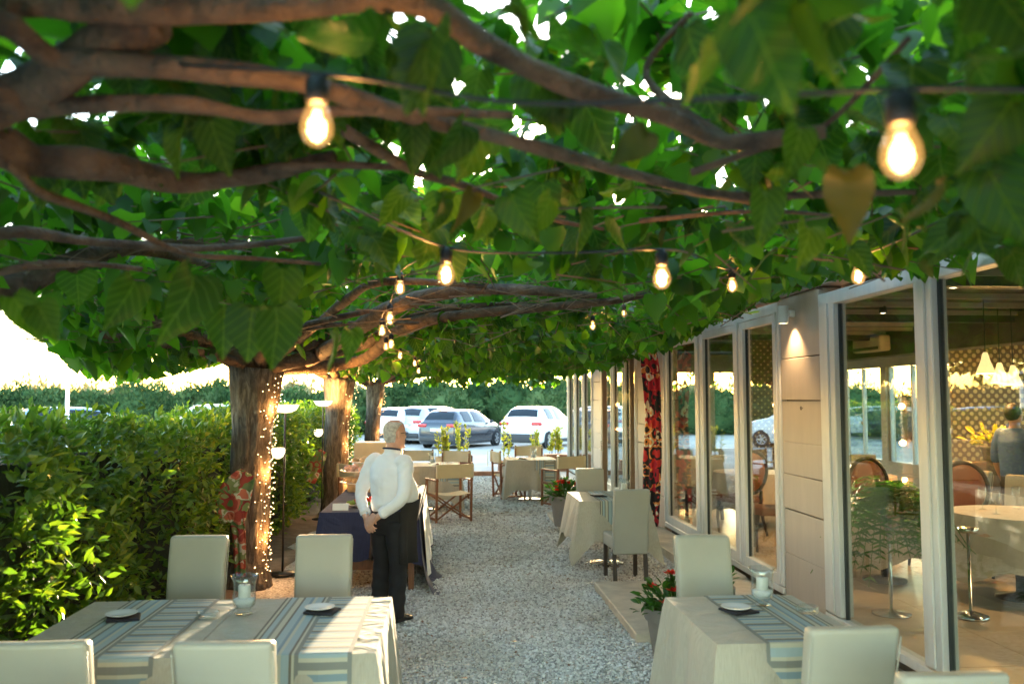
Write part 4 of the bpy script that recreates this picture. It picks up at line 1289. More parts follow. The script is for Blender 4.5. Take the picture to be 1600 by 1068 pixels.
# ------------------------------------------------------------------ tables, cloths, runners and what lies on them
def cloth_mesh(w, d, h, drop, sides=(1, 1, 1, 1), seed=0, fold=0.016, corner=0.30, flare=0.05):
    """rectangular cloth; sides flags for -x, +x, -y, +y; lower corners drop in points"""
    r = random.Random(seed)
    per = []
    nx = 30
    rad = 0.02
    def edge(ax, ay, bx, by, flag, nrm):
        for i in range(nx):
            s = i / nx
            per.append((ax + (bx - ax) * s, ay + (by - ay) * s, s, flag, nrm))
    a, b = w / 2, d / 2
    edge(-a, -b, a, -b, sides[2], (0, -1)); edge(a, -b, a, b, sides[1], (1, 0)); edge(a, b, -a, b, sides[3], (0, 1)); edge(-a, b, -a, -b, sides[0], (-1, 0))
    n = len(per)
    ph = [r.uniform(0, 6.28) for _ in range(8)]
    rows = 12
    v = []
    for j in range(rows + 1):
        t = j / rows
        for i, (x, y, s, fl, nr) in enumerate(per):
            c = abs(2 * s - 1) ** 6
            prev = per[i - 1 if s < .02 else i]
            dr = drop * (1 + corner * c) + 0.012 * sin(i * .7 + ph[0])
            cor = abs(2 * s - 1) ** 10
            nx_, ny_ = nr
            if cor > 0.15:
                sx = 1 if x > 0 else -1; sy = 1 if y > 0 else -1
                qx, qy = sx * .7071, sy * .7071
                nx_ = nr[0] * (1 - cor) + qx * cor; ny_ = nr[1] * (1 - cor) + qy * cor
            wv = fold * (sin(i * 0.55 + ph[1]) + 0.6 * sin(i * 0.93 + ph[2]) + 0.5 * sin(i * 0.31 + ph[3]))
            out = (0.006 + flare * t + wv * t ** 0.7 + 0.07 * cor * t) * fl + 0.001 * (1 - fl)
            if j == 0: out = 0
            zz = h - (0.006 * (j > 0) + dr * t * (1 if fl else 0.9))
            v.append((x + nx_ * out, y + ny_ * out, zz))
    m = MB()
    f = []
    for j in range(rows):
        for i in range(n):
            f.append((j * n + i, (j + 1) * n + i, (j + 1) * n + (i + 1) % n, j * n + (i + 1) % n))
    f.append(tuple(range(n)))
    m.add(v, f)
    return m

def table_under(x, y, w, d, h, label, rz=0, z0=0.004):
    t = thing('table', label, 'table', (x, y, z0), rz)
    MB().rbox((0, 0, h - 0.02 - z0), (w - 0.02, d - 0.02, 0.028), 0.004, 1).build('tabletop', 'dark_wood', t)
    MB().lathe([(0.03, 0.02), (0.03, h - 0.05)], 14).build('column', 'steel', t, smooth=True)
    MB().lathe([(0.0, 0.03), (0.06, 0.03), (0.18, 0.016), (0.24, 0.006), (0.24, 0.0), (0.0, 0.0)], 28).build('base', 'steel', t, smooth=True)
    return t

def runner(x, y, w, length, h, over0, over1, label, flip=False, off=0.0):
    """striped cloth strip along y lying on the table; hangs over0 at its near end, over1 at its far end"""
    L0, L1 = -length / 2, length / 2
    prof = []
    nn = 8
    for i in range(nn + 1):
        prof.append((L0 - 0.019 - off, h - over0 * (1 - i / nn) + (0.0 if i < nn else -0.004), over0 * i / nn))
    prof[-1] = (L0 - 0.012 - off, h + 0.002, over0)
    for i in range(13):
        prof.append((L0 + length * i / 12, h + 0.0045, over0 + length * i / 12))
    if over1:
        prof.append((L1 + 0.022, h - over1, over0 + length + over1))
    m = MB(); v = []; f = []; uvs = []
    k = 10
    for (yy, zz, s) in prof:
        for i in range(k + 1):
            u = i / k
            wob = 0.004 * sin(i * 1.3 + s * 5) if zz < h - 0.02 else 0
            v.append(((u - .5) * w, yy + wob, zz)); uvs.append(((1 - u if flip else u) * 0.45, s))
    for a in range(len(prof) - 1):
        for i in range(k):
            f.append((a * (k + 1) + i, a * (k + 1) + i + 1, (a + 1) * (k + 1) + i + 1, (a + 1) * (k + 1) + i))
    me = m.add(v, f).mesh('table_runner', 'runner')
    ul = me.uv_layers.new(name='UVMap')
    for lp in me.loops:
        ul.data[lp.index].uv = uvs[lp.vertex_index]
    o = link('table_runner', me, None, (x, y, 0))
    so = o.modifiers.new('thick', 'SOLIDIFY'); so.thickness = 0.0015; so.offset = 1
    return tag(o, label, 'table runner', 'striped table runners')

def plate(loc, label, rz, group='plates on black napkins'):
    nm = tag(MB().rbox((0, 0, 0.006), (0.15, 0.14, 0.012), 0.004, 1, shape=lambda c: (c.x, c.y, c.z + 0.003 * sin(c.x * 60))).build('napkin', 'black_napkin'), 'black folded napkin under the ' + label, 'napkin', 'black napkins')
    nm.location = loc; nm.rotation_euler = (0, 0, rz)
    p = MB().lathe([(0.0, 0.004), (0.045, 0.004), (0.072, 0.013), (0.075, 0.016), (0.072, 0.0165), (0.046, 0.009), (0.0, 0.008)], 28).build('plate', 'porcelain', smooth=True)
    p.location = (loc[0] - 0.012, loc[1] + 0.005, loc[2] + 0.012)
    tag(p, label, 'plate', group)

def vase(loc, label, s=1.0):
    t = thing('hurricane_vase', label, 'candle vase', loc, 0, 'hurricane vases')
    t.scale = (s,) * 3
    MB().lathe([(0.0, 0.003), (0.045, 0.002), (0.048, 0.008), (0.03, 0.018), (0.034, 0.026), (0.056, 0.05), (0.060, 0.085), (0.055, 0.13), (0.058, 0.17), (0.070, 0.20), (0.0715, 0.202), (0.0685, 0.202), (0.055, 0.17), (0.052, 0.13), (0.057, 0.085), (0.052, 0.052), (0.0, 0.034)], 32).build('glass', 'clear_glass', t, smooth=True)
    MB().lathe([(0.0, 0.036), (0.035, 0.040), (0.050, 0.056), (0.055, 0.078), (0.040, 0.086), (0.0, 0.088)], 24).build('sand', 'white_sand', t, smooth=True)
    MB().lathe([(0.0, 0.07), (0.031, 0.07), (0.031, 0.147), (0.027, 0.152), (0.0, 0.148)], 20).build('candle', 'wax', t, smooth=True)
    MB().tube([(0, 0, 0.146), (0.001, 0, 0.157)], 0.0012, 5).build('wick', 'black_metal', t)
    return t

def ashtray(loc, label):
    o = MB().lathe([(0.0, 0.004), (0.05, 0.002), (0.055, 0.006), (0.052, 0.034), (0.047, 0.036), (0.044, 0.012), (0.0, 0.010)], 26).build('ashtray', 'clear_glass', smooth=True)
    o.location = loc
    tag(o, label, 'ashtray', 'glass ashtrays')

TH = 0.74
# long table by the hedge: two tables side by side
xs = (-1.465, -0.685)
for i, x in enumerate(xs):
    nm = ('nearer the hedge', 'nearer the path')[i]
    table_under(x, 4.24, 0.76, 1.02, TH - 0.004, 'pedestal table hidden under the linen cloth, half of the long table ' + nm)
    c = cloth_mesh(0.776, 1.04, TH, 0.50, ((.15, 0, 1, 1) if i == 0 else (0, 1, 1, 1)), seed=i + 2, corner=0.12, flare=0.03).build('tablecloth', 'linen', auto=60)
    c.location = (x, 4.24, 0)
    tag(c, 'beige linen cloth over the half of the long table ' + nm, 'tablecloth', 'linen tablecloths')
    runner(x + (0.03 if i == 0 else 0.06), 4.24, 0.46, 1.03, TH, 0.42, 0.2, 'blue and cream striped runner across the half of the long table ' + nm)
plate((-1.56, 4.36, TH + 0.007), 'small white plate on the long table nearer the hedge', 0.3)
plate((-0.62, 4.42, TH + 0.007), 'small white plate on the long table nearer the path', -0.2)
vase((-1.005, 4.43, TH + 0.001), 'hurricane vase with white candle in the middle of the long table', 0.95)
ashtray((-1.16, 4.36, TH + 0.001), 'round glass ashtray beside the vase on the long table')
# small table by the glass front
table_under(1.525, 4.19, 0.68, 0.88, TH - 0.004, 'pedestal table hidden under linen at the glass front nearest us')
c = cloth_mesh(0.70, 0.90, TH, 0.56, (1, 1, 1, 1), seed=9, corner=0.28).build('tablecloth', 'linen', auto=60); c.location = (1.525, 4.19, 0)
tag(c, 'beige linen cloth on the small table below the glass front, corner hanging low', 'tablecloth', 'linen tablecloths')
runner(1.60, 4.19, 0.42, 0.90, TH, 0.46, 0.2, 'striped runner on the small table below the glass front', flip=True)
plate((1.455, 4.27, TH + 0.007), 'small white plate on the small table below the glass front', 0.4)
vase((1.625, 4.40, TH + 0.006), 'hurricane vase with white candle on the small table below the glass front', 0.95)
ashtray((1.79, 4.23, TH + 0.006), 'round glass ashtray on the small table below the glass front')
# second table on the gravel
table_under(1.76, 9.52, 0.72, 0.9, TH - 0.004, 'pedestal table with polished round steel base under the second cloth')
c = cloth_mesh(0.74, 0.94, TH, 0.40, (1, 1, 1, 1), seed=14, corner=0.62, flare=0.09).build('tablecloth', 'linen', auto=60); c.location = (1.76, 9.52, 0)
tag(c, 'grey-beige cloth with pointed corners on the second table beside the red fabric', 'tablecloth', 'linen tablecloths')
runner(1.80, 9.52, 0.40, 0.94, TH, 0.42, 0.2, 'grey striped runner hanging from the second table behind the grey chair', off=0.02)
plate((1.66, 9.42, TH + 0.007), 'dark napkin plate on the second table', 0.2)
vase((1.94, 9.40, TH + 0.006), 'hurricane vase with candle on the second table', 0.95)
# far tables
for (x, y, w, lab, sd) in ((1.50, 15.7, 0.9, 'beige cloth falling low on the table near the car park', 21), (-0.42, 14.4, 1.25, 'pale cloth with a striped runner on the table behind the waiter', 22)):
    table_under(x, y, w - 0.02, 0.86, TH - 0.004, 'table under the ' + lab)
    c = cloth_mesh(w, 0.9, TH, 0.52, (1, 1, 1, 1), seed=sd, corner=0.3, fold=0.02).build('tablecloth', 'linen', auto=60); c.location = (x, y, 0)
    tag(c, lab, 'tablecloth', 'linen tablecloths')
runner(0.0, 14.4, 0.40, 0.90, TH, 0.42, 0.2, 'striped runner on the table behind the waiter', off=0.02)
runner(1.72, 15.7, 0.36, 0.90, TH, 0.42, 0.2, 'striped runner on the far beige cloth table', off=0.02)
vase((1.55, 15.55, TH + 0.001), 'hurricane vase with candle on the far beige cloth table', 0.95)
plate((1.33, 15.5, TH + 0.007), 'dark napkin plate on the far beige cloth table', 0.2)
vase((-0.25, 14.3, TH + 0.001), 'hurricane vase on the table behind the waiter', 0.95)

# ------------------------------------------------------------------ buffet
def buffet():
    x, y, w, d, h = -0.74, 9.6, 0.92, 2.6, 0.74
    t = thing('buffet_table', 'wooden trestle table under the navy buffet cloth', 'table', (x, y, 0.004))
    MB().rbox((0, 0, h - 0.03), (w - 0.03, d - 0.03, 0.04), 0.004, 1).build('tabletop', 'teak', t)
    for sx in (-1, 1):
        for sy in (-1, 0, 1):
            MB().bar((sx * (w / 2 - 0.06), sy * (d / 2 - 0.06), 0), (sx * (w / 2 - 0.06), sy * (d / 2 - 0.06), h - 0.05), 0.055).build('leg', 'teak', t)
    for sy in (-1, 1):
        MB().bar((-w / 2 + 0.06, sy * (d / 2 - 0.05), 0.24), (w / 2 - 0.06, sy * (d / 2 - 0.05), 0.24), 0.03, 0.09).build('rail', 'teak', t)
    c = cloth_mesh(w, d, h + 0.004, 0.44, (1, 1, 1, 1), seed=31, corner=0.1, fold=0.014, flare=0.02)
    o = c.build('tablecloth', 'navy_cloth', auto=60); o.location = (x, y, 0)
    tag(o, 'navy blue cloth on the buffet table behind the waiter', 'tablecloth')
    # long side cloth trailing on the gravel
    v = []; f = []
    nn = 26
    for j in range(12):
        q = j / 11
        for i in range(nn + 1):
            s = i / nn
            yy = 8.15 + s * 2.9
            wv = 0.035 * sin(s * 26) + 0.02 * sin(s * 47 + 1)
            v.append((-0.262 + 0.03 * q + wv * q + 0.14 * q ** 4 * (1 if s < .4 else .2), yy - 0.12 * q ** 3 * (1 - s), max(0.016, h + 0.006 - (h + 0.01) * min(1, q * (1.1 - 0.25 * s)))))
    for j in range(11):
        for i in range(nn):
            a = j * (nn + 1) + i; f.append((a, a + 1, a + nn + 2, a + nn + 1))
    o = MB().add(v, f).build('cloth_drape', 'navy_cloth', smooth=True)
    tag(o, 'navy cloth trailing from the buffet side down onto the gravel', 'cloth')
    v = []; f = []
    for j in range(10):
        q = j / 9
        for i in range(13):
            s = i / 12
            v.append((-0.232 + 0.05 * q + (0.025 * sin(s * 17) + 0.012 * sin(s * 31)) * q, 8.3 + s * 1.5 , h + 0.012 - 0.62 * q * (1 - .2 * s)))
    for j in range(9):
        for i in range(12):
            a = j * 13 + i; f.append((a, a + 1, a + 14, a + 13))
    o = MB().add(v, f).build('cloth_drape', 'white_cloth', smooth=True)
    tag(o, 'thin white cloth hanging over the navy cloth beside the waiter', 'cloth')
    # tiered stand
    z = h + 0.006
    st = thing('tiered_stand', 'tiered serving stand with rolls on the buffet', 'stand', (-0.86, 9.2, z))
    MB().lathe([(0, 0), (0.11, 0), (0.11, 0.008), (0.012, 0.014), (0.010, 0.42), (0.018, 0.43), (0, 0.44)], 20).build('stem', 'steel', st, smooth=True)
    for zz, r in ((0.19, 0.27), (0.31, 0.27), (0.40, 0.17)):
        MB().lathe([(0.012, zz), (r - 0.02, zz), (r, zz + 0.012), (r, zz + 0.016), (r - 0.02, zz + 0.006), (0.012, zz + 0.006)], 28).build('tray', 'porcelain', st, smooth=True)
    k = 0
    for zz, mat, cnt, r in ((0.225, 'bread', 12, 0.19), (0.345, 'ham_roll', 11, 0.19), (0.43, 'bread', 7, 0.11)):
        for i in range(cnt):
            a = 2 * pi * i / cnt
            o = MB().ell((0, 0, 0), (0.045, 0.032, 0.028), 10, 6).build('filled_roll', mat, smooth=True)
            o.location = (-0.86 + r * cos(a), 9.2 + r * sin(a), z + zz)
            o.rotation_euler = (0, 0, a + 0.4)
            tag(o, {0.225: 'bread roll on the lowest tray of the buffet stand', 0.345: 'ham roll on the middle tray of the buffet stand', 0.43: 'bread roll on the top tray of the buffet stand'}[zz], 'roll', 'rolls on the buffet stand %s' % {0.225: 'lowest tray', 0.345: 'middle tray', 0.43: 'top tray'}[zz])
    b = thing('salad_platter', 'round platter of red tomatoes and green lettuce on the buffet', 'platter', (-0.80, 8.72, z))
    MB().lathe([(0, 0.004), (0.13, 0.004), (0.20, 0.03), (0.205, 0.034), (0.13, 0.012), (0, 0.010)], 30).build('plate', 'porcelain', b, smooth=True)
    for i in range(26):
        a = random.uniform(0, 6.28); r = 0.13 * sqrt(random.random())
        MB().ell((r * cos(a), r * sin(a), 0.05 + 0.05 * (1 - r / .13)), (0.026, 0.026, 0.02), 8, 6).build('tomato', 'tomato', b, smooth=True)
    for i in range(18):
        a = 6.28 * i / 18; r = 0.15 + 0.02 * sin(i * 3)
        MB().ell((r * cos(a), r * sin(a), 0.045), (0.035, 0.03, 0.012), 7, 4, Matrix.Rotation(0.5 * sin(i), 3, 'X')).build('lettuce', 'lettuce', b, smooth=True)
    c = MB().box((-1.02, 8.40, z + 0.035), (0.15, 0.012, 0.07), 0.1, M=Matrix.Rotation(-0.5, 3, 'X')).build('menu_card', 'porcelain')
    tag(c, 'small white card propped at the buffet front edge', 'card')
    c = MB().tube([(-0.80, 8.42, z + 0.012), (-0.74, 8.46, z + 0.02), (-0.72, 8.5, z + 0.20)], [0.02, 0.006, 0.005], 7).build('serving_spoon', 'steel', smooth=True)
    tag(c, 'tall serving spoon leaning beside the salad platter', 'spoon')
    bx = MB().rbox((-0.88, 11.2, z + 0.26), (0.6, 0.36, 0.52), 0.01, 1).build('wooden_crate', 'canvas'); tag(bx, 'pale wooden crate at the far end of the buffet', 'crate')
    bx = MB().rbox((-0.95, 10.3, z + 0.05), (0.4, 0.5, 0.10), 0.02, 2).build('focaccia', 'bread', auto=40); tag(bx, 'loaf of flat bread on the buffet behind the tiered stand', 'bread')
buffet()

# ------------------------------------------------------------------ string lights
def bulb_thing(P, lit, label, s=1.0, watt=0.0, name='string_bulb'):
    t = thing(name, label, 'light bulb', P, random.uniform(0, 6), 'bulbs of the string lights')
    t.scale = (s,) * 3
    r = BDIA / 2
    MB().lathe([(0.0001, -1.42 * r), (0.35 * r, -1.36 * r), (0.72 * r, -1.1 * r), (0.96 * r, -0.6 * r), (1.0 * r, -0.25 * r), (0.92 * r, 0.25 * r), (0.68 * r, 0.85 * r), (0.52 * r, 1.25 * r)], 20).build('glass', 'bulb_glass', t, smooth=True)
    f = MB()
    for k in range(4):
        a = k * pi / 2 + .4
        f.tube([(0.16 * r * cos(a), 0.16 * r * sin(a), 0.75 * r), (0.32 * r * cos(a), 0.32 * r * sin(a), -0.8 * r)], 0.10 * r, 6)
    f.build('filament', 'bulb_glow', t)
    MB().lathe([(0.0, 1.2 * r), (0.56 * r, 1.2 * r), (0.70 * r, 1.35 * r), (0.72 * r, 2.6 * r), (0.5 * r, 2.8 * r), (0.28 * r, 3.1 * r), (0.0, 3.1 * r)], 16).build('socket', 'black_metal', t, smooth=True)
    if watt:
        point_light('glow', t, (0, 0, -0.1 * r), watt, LAMP, 0.018)
    return t
BLAB = ['large glowing bulb hanging before the crossing brown branches', 'largest glowing bulb hanging among big leaves over the glass front', 'glowing bulb hanging in the middle of the leaf roof above the waiter',
        'glowing bulb hanging under leaves before the fascia', 'small clear bulb hanging before the window header', 'clear bulb hanging over the white frame of the glass front',
        'bulb half hidden by leaves below the middle bulb', 'upper bulb of the row over the limbs of the scarf tree', 'second bulb of the row over the limbs of the scarf tree', 'third bulb of the row above the lamp-lit trunk', 'bulb tucked close beside the third bulb of the row',
        'small far bulb under the leaves beyond the buffet tree', 'tiny far bulb above the waiter head', 'tiniest far bulb, lowest of the row above the waiter', 'small bulb among leaves near the building corner', 'faint bulb in leaves beside the awning arm']
W8 = [.32, .2, .4, .4, 0.2, 0.2, .2, .2, .2, .2, 0, .2, .2, 0.2, .2, 0]
for P, lab, w in zip(bulb_pos, BLAB, W8):
    bulb_thing(P, True, lab, 1.0, w * 1.0)
def cable(pts, label, r=0.004):
    o = MB().tube(spline(pts, 8), r, 6).build('cable', 'black_metal', smooth=True)
    tag(o, label, 'cable', 'string light cables')
up = Vector((0, 0, BDIA / 2 * 3.05))
bp = [p + up for p in bulb_pos]
cable([at(60, 90, 1.8), bp[0], at(800, 160, 1.35), at(1100, 155, 1.22), bp[1], at(1700, 142, 1.05)], 'black cable sagging across between the two largest bulbs')
cable([at(500, 300, 2.2), bp[2], at(860, 395, 2.6), bp[3], at(1090, 400, 3.4), bp[4], at(1240, 385, 3.9), bp[5], at(1500, 330, 2.6)], 'black cable linking the middle bulbs to the glass front')
cable([bp[2], bp[6], bp[7], bp[8], bp[9], bp[10], bp[11], bp[12], bp[13]], 'black cable with the receding row of bulbs above the waiter')
cable([bp[4], bp[15], bp[14], at(880, 540, 12)], 'black cable running in the leaves along the building')

# ------------------------------------------------------------------ fairy lights on the trunks
def fairy(i, label, n, y0, side, r):
    tx, ty = TREES[i]
    t = thing('fairy_lights', label, 'fairy lights', (tx, ty, 0))
    pts = []
    for k in range(n):
        z = 0.05 + 2.0 * (k / n)
        a = side + 0.5 * sin(k * 1.27) + 0.28 * sin(k * 0.37)
        rr = r * (1.06 + 0.35 * max(0, z / 2.12 - .72) / .28) + 0.03 + 0.012 * sin(k * 2.1)
        pts.append(Vector((rr * cos(a) + 0.05 * z / 2, rr * sin(a), z)))
    MB().tube(pts, 0.0018, 4).build('wire', 'black_metal', t)
    m = MB()
    for p in pts:
        m.ell(p + Vector((random.uniform(-.012, .012), random.uniform(-.012, .012), random.uniform(-.012, .012))), (0.0055,) * 3, 6, 4)
    o = m.build('lights', 'fairy_glow', t); o['kind'] = 'stuff'
    for z in (0.5, 1.1, 1.7):
        point_light('glow', t, ((r + 0.10) * cos(side), (r + 0.10) * sin(side), z), FAIRY_W, (1, .45, .13), 0.05)
FAIRY_W = 0.4
fairy(1, 'warm fairy lights wound down the scarf tree on its path side', 160, 0, -0.3, 0.187)
fairy(2, 'warm fairy lights on the tree trunk behind the buffet', 90, 0, -0.35, 0.19)
fairy(3, 'warm fairy lights on the last slim trunk of the row', 60, 0, -0.35, 0.165)

# ------------------------------------------------------------------ uplighter lamps
def uplighter(loc, h, label, hs):
    t = thing('uplighter_lamp', label, 'floor lamp', loc, 0, 'white bowl floor lamps')
    MB().lathe([(0, 0.0), (0.14, 0.0), (0.14, 0.015), (0.02, 0.03), (0, 0.03)], 22).build('base', 'black_metal', t, smooth=True)
    MB().tube([(0, 0, 0.02), (0, 0, h - 0.07)], 0.011, 8).build('pole', 'black_metal', t, smooth=True)
    MB().lathe([(0.0, h - 0.085), (0.06, h - 0.08), (0.11, h - 0.055), (0.140, h - 0.005), (0.143, h), (0.137, h), (0.105, h - 0.048), (0.05, h - 0.068), (0, h - 0.07)], 28).build('bowl', 'torch_glow', t, smooth=True)
    MB().tube([(0, 0, hs + 0.02), (-0.05, -0.02, hs + 0.01)], 0.008, 6).build('arm', 'black_metal', t)
    MB().lathe([(0.03, hs + 0.045), (0.062, hs + 0.045), (0.07, hs), (0.05, hs - 0.045), (0.02, hs - 0.065), (0, hs - 0.066)], 20, (-0.06, -0.03, 0)).build('reading_shade', 'torch_glow', t, smooth=True)
    point_light('glow', t, (0, 0, h + 0.03), TORCH_W, LAMP, 0.05)
TORCH_W = 5.0
p = at(446, 632, 9.1); uplighter((p.x, p.y, 0.02), p.z - .02, 'white bowl uplighter lamp beside the scarf tree trunk', at(435, 706, 9.1).z - .02)
p = at(505, 626, 13.2); uplighter((p.x, p.y, 0.02), p.z - .02, 'white bowl uplighter lamp beside the trunk behind the buffet', at(502, 675, 13.2).z - .02)

# ------------------------------------------------------------------ printed fabrics
def scarf(pts, wid, mat, label, seed=0, folds=4, depth=0.03, face=(0, -1, 0)):
    """fabric hanging along a line of points, gathered in folds"""
    sp = spline(pts, 6); n = 16
    rr = lerp_list(wid, len(sp))
    fx = Vector(face); v = []; f = []
    for i, p in enumerate(sp):
        tng = (sp[min(i + 1, len(sp) - 1)] - sp[max(i - 1, 0)]).normalized()
        x = tng.cross(fx).normalized()
        for j in range(n):
            s = j / (n - 1) - .5
            v.append(p + x * s * rr[i] + fx * (depth * sin(s * folds * 6.28 + seed + i * .15) + 0.05 * (0.25 - s * s)))
    for i in range(len(sp) - 1):
        for j in range(n - 1):
            a = i * n + j; f.append((a, a + 1, a + n + 1, a + n))
    o = MB().add(v, f).build('printed_fabric', mat, smooth=True)
    so = o.modifiers.new('thick', 'SOLIDIFY'); so.thickness = 0.003
    tag(o, label, 'fabric', 'printed fabrics')
q = lambda u, v, Y: at(u, v, Y)
scarf([q(388, 738, 8.33), q(372, 762, 8.28), q(362, 790, 8.26), q(364, 815, 8.28)], [0.16, 0.29, 0.33, 0.22], 'tulip_print', 'red tulip print scarf tied round the trunk by the fairy lights', 1, 2, 0.012)
scarf([q(368, 800, 8.27), q(374, 840, 8.3), q(375, 900, 8.32)], [0.14, 0.12, 0.10], 'tulip_print', 'tail of the tulip print scarf hanging down the trunk', 2, 2, .012)
scarf([q(506, 704, 13.35), q(494, 725, 13.3), q(482, 752, 13.3)], [0.12, 0.24, 0.20], 'tulip_print', 'small red flower print scarf on the trunk behind the buffet', 3, 2, .012)
scarf([q(1010, 524, 11.6), q(1017, 580, 11.6), q(1021, 650, 11.6), q(1019, 720, 11.6), q(1017, 780, 11.6), q(1016, 815, 11.6), q(1014, 846, 11.6)], [0.20, 0.26, 0.22, 0.26, 0.24, 0.22, 0.10], 'red_black_print', 'long red and black print fabric hanging beside the pillar wall lamp', 4, 3, 0.025, (-0.45, -0.9, 0))

# ------------------------------------------------------------------ wall lamps
def wall_lamp(y, z, label):
    t = thing('wall_lamp', label, 'wall lamp', (2.93, y, z), 0, 'cylindrical wall lamps')
    MB().lathe([(0.0, 0.075), (0.042, 0.075), (0.044, 0.07), (0.044, -0.075), (0.038, -0.075), (0.036, -0.05), (0, -0.05)], 22, (-0.07, 0, 0)).build('cylinder_body', 'lamp_white', t, smooth=False, auto=40)
    MB().rbox((0.0, 0, 0.01), (0.06, 0.05, 0.06), 0.008, 1).build('bracket', 'lamp_white', t)
    MB().lathe([(0, -0.052), (0.033, -0.052), (0.033, -0.056), (0, -0.056)], 16, (-0.07, 0, 0)).build('lens', 'spot_glow', t)
    l = bpy.data.lights.new('spot', 'SPOT'); l.energy = WALL_W; l.color = (1, .66, .32); l.spot_size = radians(95); l.spot_blend = 0.7; l.shadow_soft_size = 0.02
    o = bpy.data.objects.new('spot', l); C.objects.link(o); o.parent = t; o.location = (-0.07, 0, -0.062)
    o.rotation_euler = (0, radians(-14), 0)
WALL_W = 1.7
wall_lamp(7.12, 2.53, 'white cylinder wall lamp throwing a cone of light on the boarded pillar')
wall_lamp(12.15, 2.53, 'white cylinder wall lamp above the red and black fabric')
# ------------------------------------------------------------------ pots and planters
def leafy(t, n, R, c, size, mat, part=True, seed=0, up=0.6, squash=0.8):
    r = np.random.default_rng(seed)
    bv = np.array([(0, 0, 0), (0.2, 0.35, 0.05), (0.16, 0.72, 0.02), (0, 1.0, -0.12), (-0.16, 0.72, 0.02), (-0.2, 0.35, 0.05), (0, 0.5, -0.03)])
    bt = [(0, 1, 6), (1, 2, 6), (2, 3, 6), (3, 4, 6), (4, 5, 6), (5, 0, 6)]
    me = MB().add(bv, bt).mesh('leaf', mat)
    for i in range(n):
        d = r.normal(0, 1, 3); d[2] = abs(d[2]) * up + 0.05; d /= np.linalg.norm(d)
        p = np.array(c) + d * R * r.uniform(0.35, 1.0) * np.array([1, 1, squash])
        dd = d + r.normal(0, 0.45, 3)
        Rm = frames(np.array([dd]), np.array([[r.normal(0, .4), r.normal(0, .4), 1]]))[0]
        l = link('leaf', me, t)
        l.matrix_local = Matrix.Translation(Vector(p)) @ Matrix([list(Rm[k]) for k in range(3)]).to_4x4() @ Matrix.Diagonal((size * r.uniform(.7, 1.2),) * 3 + (1,))

def pot_body(t, r0, r1, h, mat='pot_grey'):
    MB().lathe([(0, 0), (r0, 0), (r0 + (r1 - r0) * .78, h * .76), (r1 * 1.0, h * .76), (r1 * 1.05, h * .8), (r1 * 1.07, h), (r1 * .98, h), (r1 * .93, h * .86), (0, h * .86)], 28).build('pot', mat, t, auto=35)
    MB().lathe([(0, h * .9), (r1 * .94, h * .88)], 20).build('soil', 'soil', t)

def flower_pot(loc, s, label, seed, nl=90, nf=9, fl=None):
    t = thing('flower_pot', label, 'flower pot', loc, 0, 'grey pots with red flowers')
    pot_body(t, 0.125 * s, 0.18 * s, 0.36 * s)
    leafy(t, int(nl * 2.6), 0.25 * s, (0, 0, 0.31 * s), 0.085 * s, 'pot_leaf', seed=seed, up=1.0, squash=.9)
    r = random.Random(seed)
    for i in range(nf):
        a = r.uniform(0, 6.28); q = r.uniform(0.03, 0.2) * s
        c = Vector((q * cos(a), q * sin(a) , 0.33 * s + (0.25 - q * .6) * s * r.uniform(.8, 1.0)))
        if fl: c = Vector(fl[i % len(fl)]) * s
        m = MB()
        for ring, (k, rr, el) in enumerate(((7, 0.06, 0.25), (5, 0.04, 0.8))):
            for p in range(k):
                an = 6.28 * p / k + ring
                d = Vector((cos(an) * cos(el), sin(an) * cos(el), sin(el)))
                sd = Vector((-sin(an), cos(an), 0))
                L = rr * s
                m.add([c, c + d * L * .6 + sd * L * .45, c + d * L * 1.1, c + d * L * .6 - sd * L * .45], [(0, 1, 2, 3)])
        m.build('flower', 'red_petal', t)
        MB().tube([(0, 0, .28 * s), (c.x * .5, c.y * .5, .28 * s + (c.z - .28 * s) * .6), c], .004, 5).build('stem', 'pot_leaf', t)
    return t
flower_pot((1.56, 5.95, 0.004), 1.05, 'grey pot with orange-red flowers on the stone platform beside the cream chair', 3, 110, 8, [(-0.03, -0.17, .49), (-0.08, -0.2, .42), (0.06, -0.1, .55), (0.1, -.13, .52), (0.14, -0.05, .52), (0.0, 0.02, .56), (-0.14, 0.0, .48), (.12, .1, .52)])
flower_pot((1.62, 11.9, 0.074), 1.15, 'grey pot with many red flowers between the second table and the canvas chair', 5, 110, 14)
flower_pot((1.95, 6.35, 0.08), 0.95, 'grey pot mostly hidden behind the cream chair, one red bloom showing', 8, 14, 1, [(-0.02, -0.05, 0.72)])

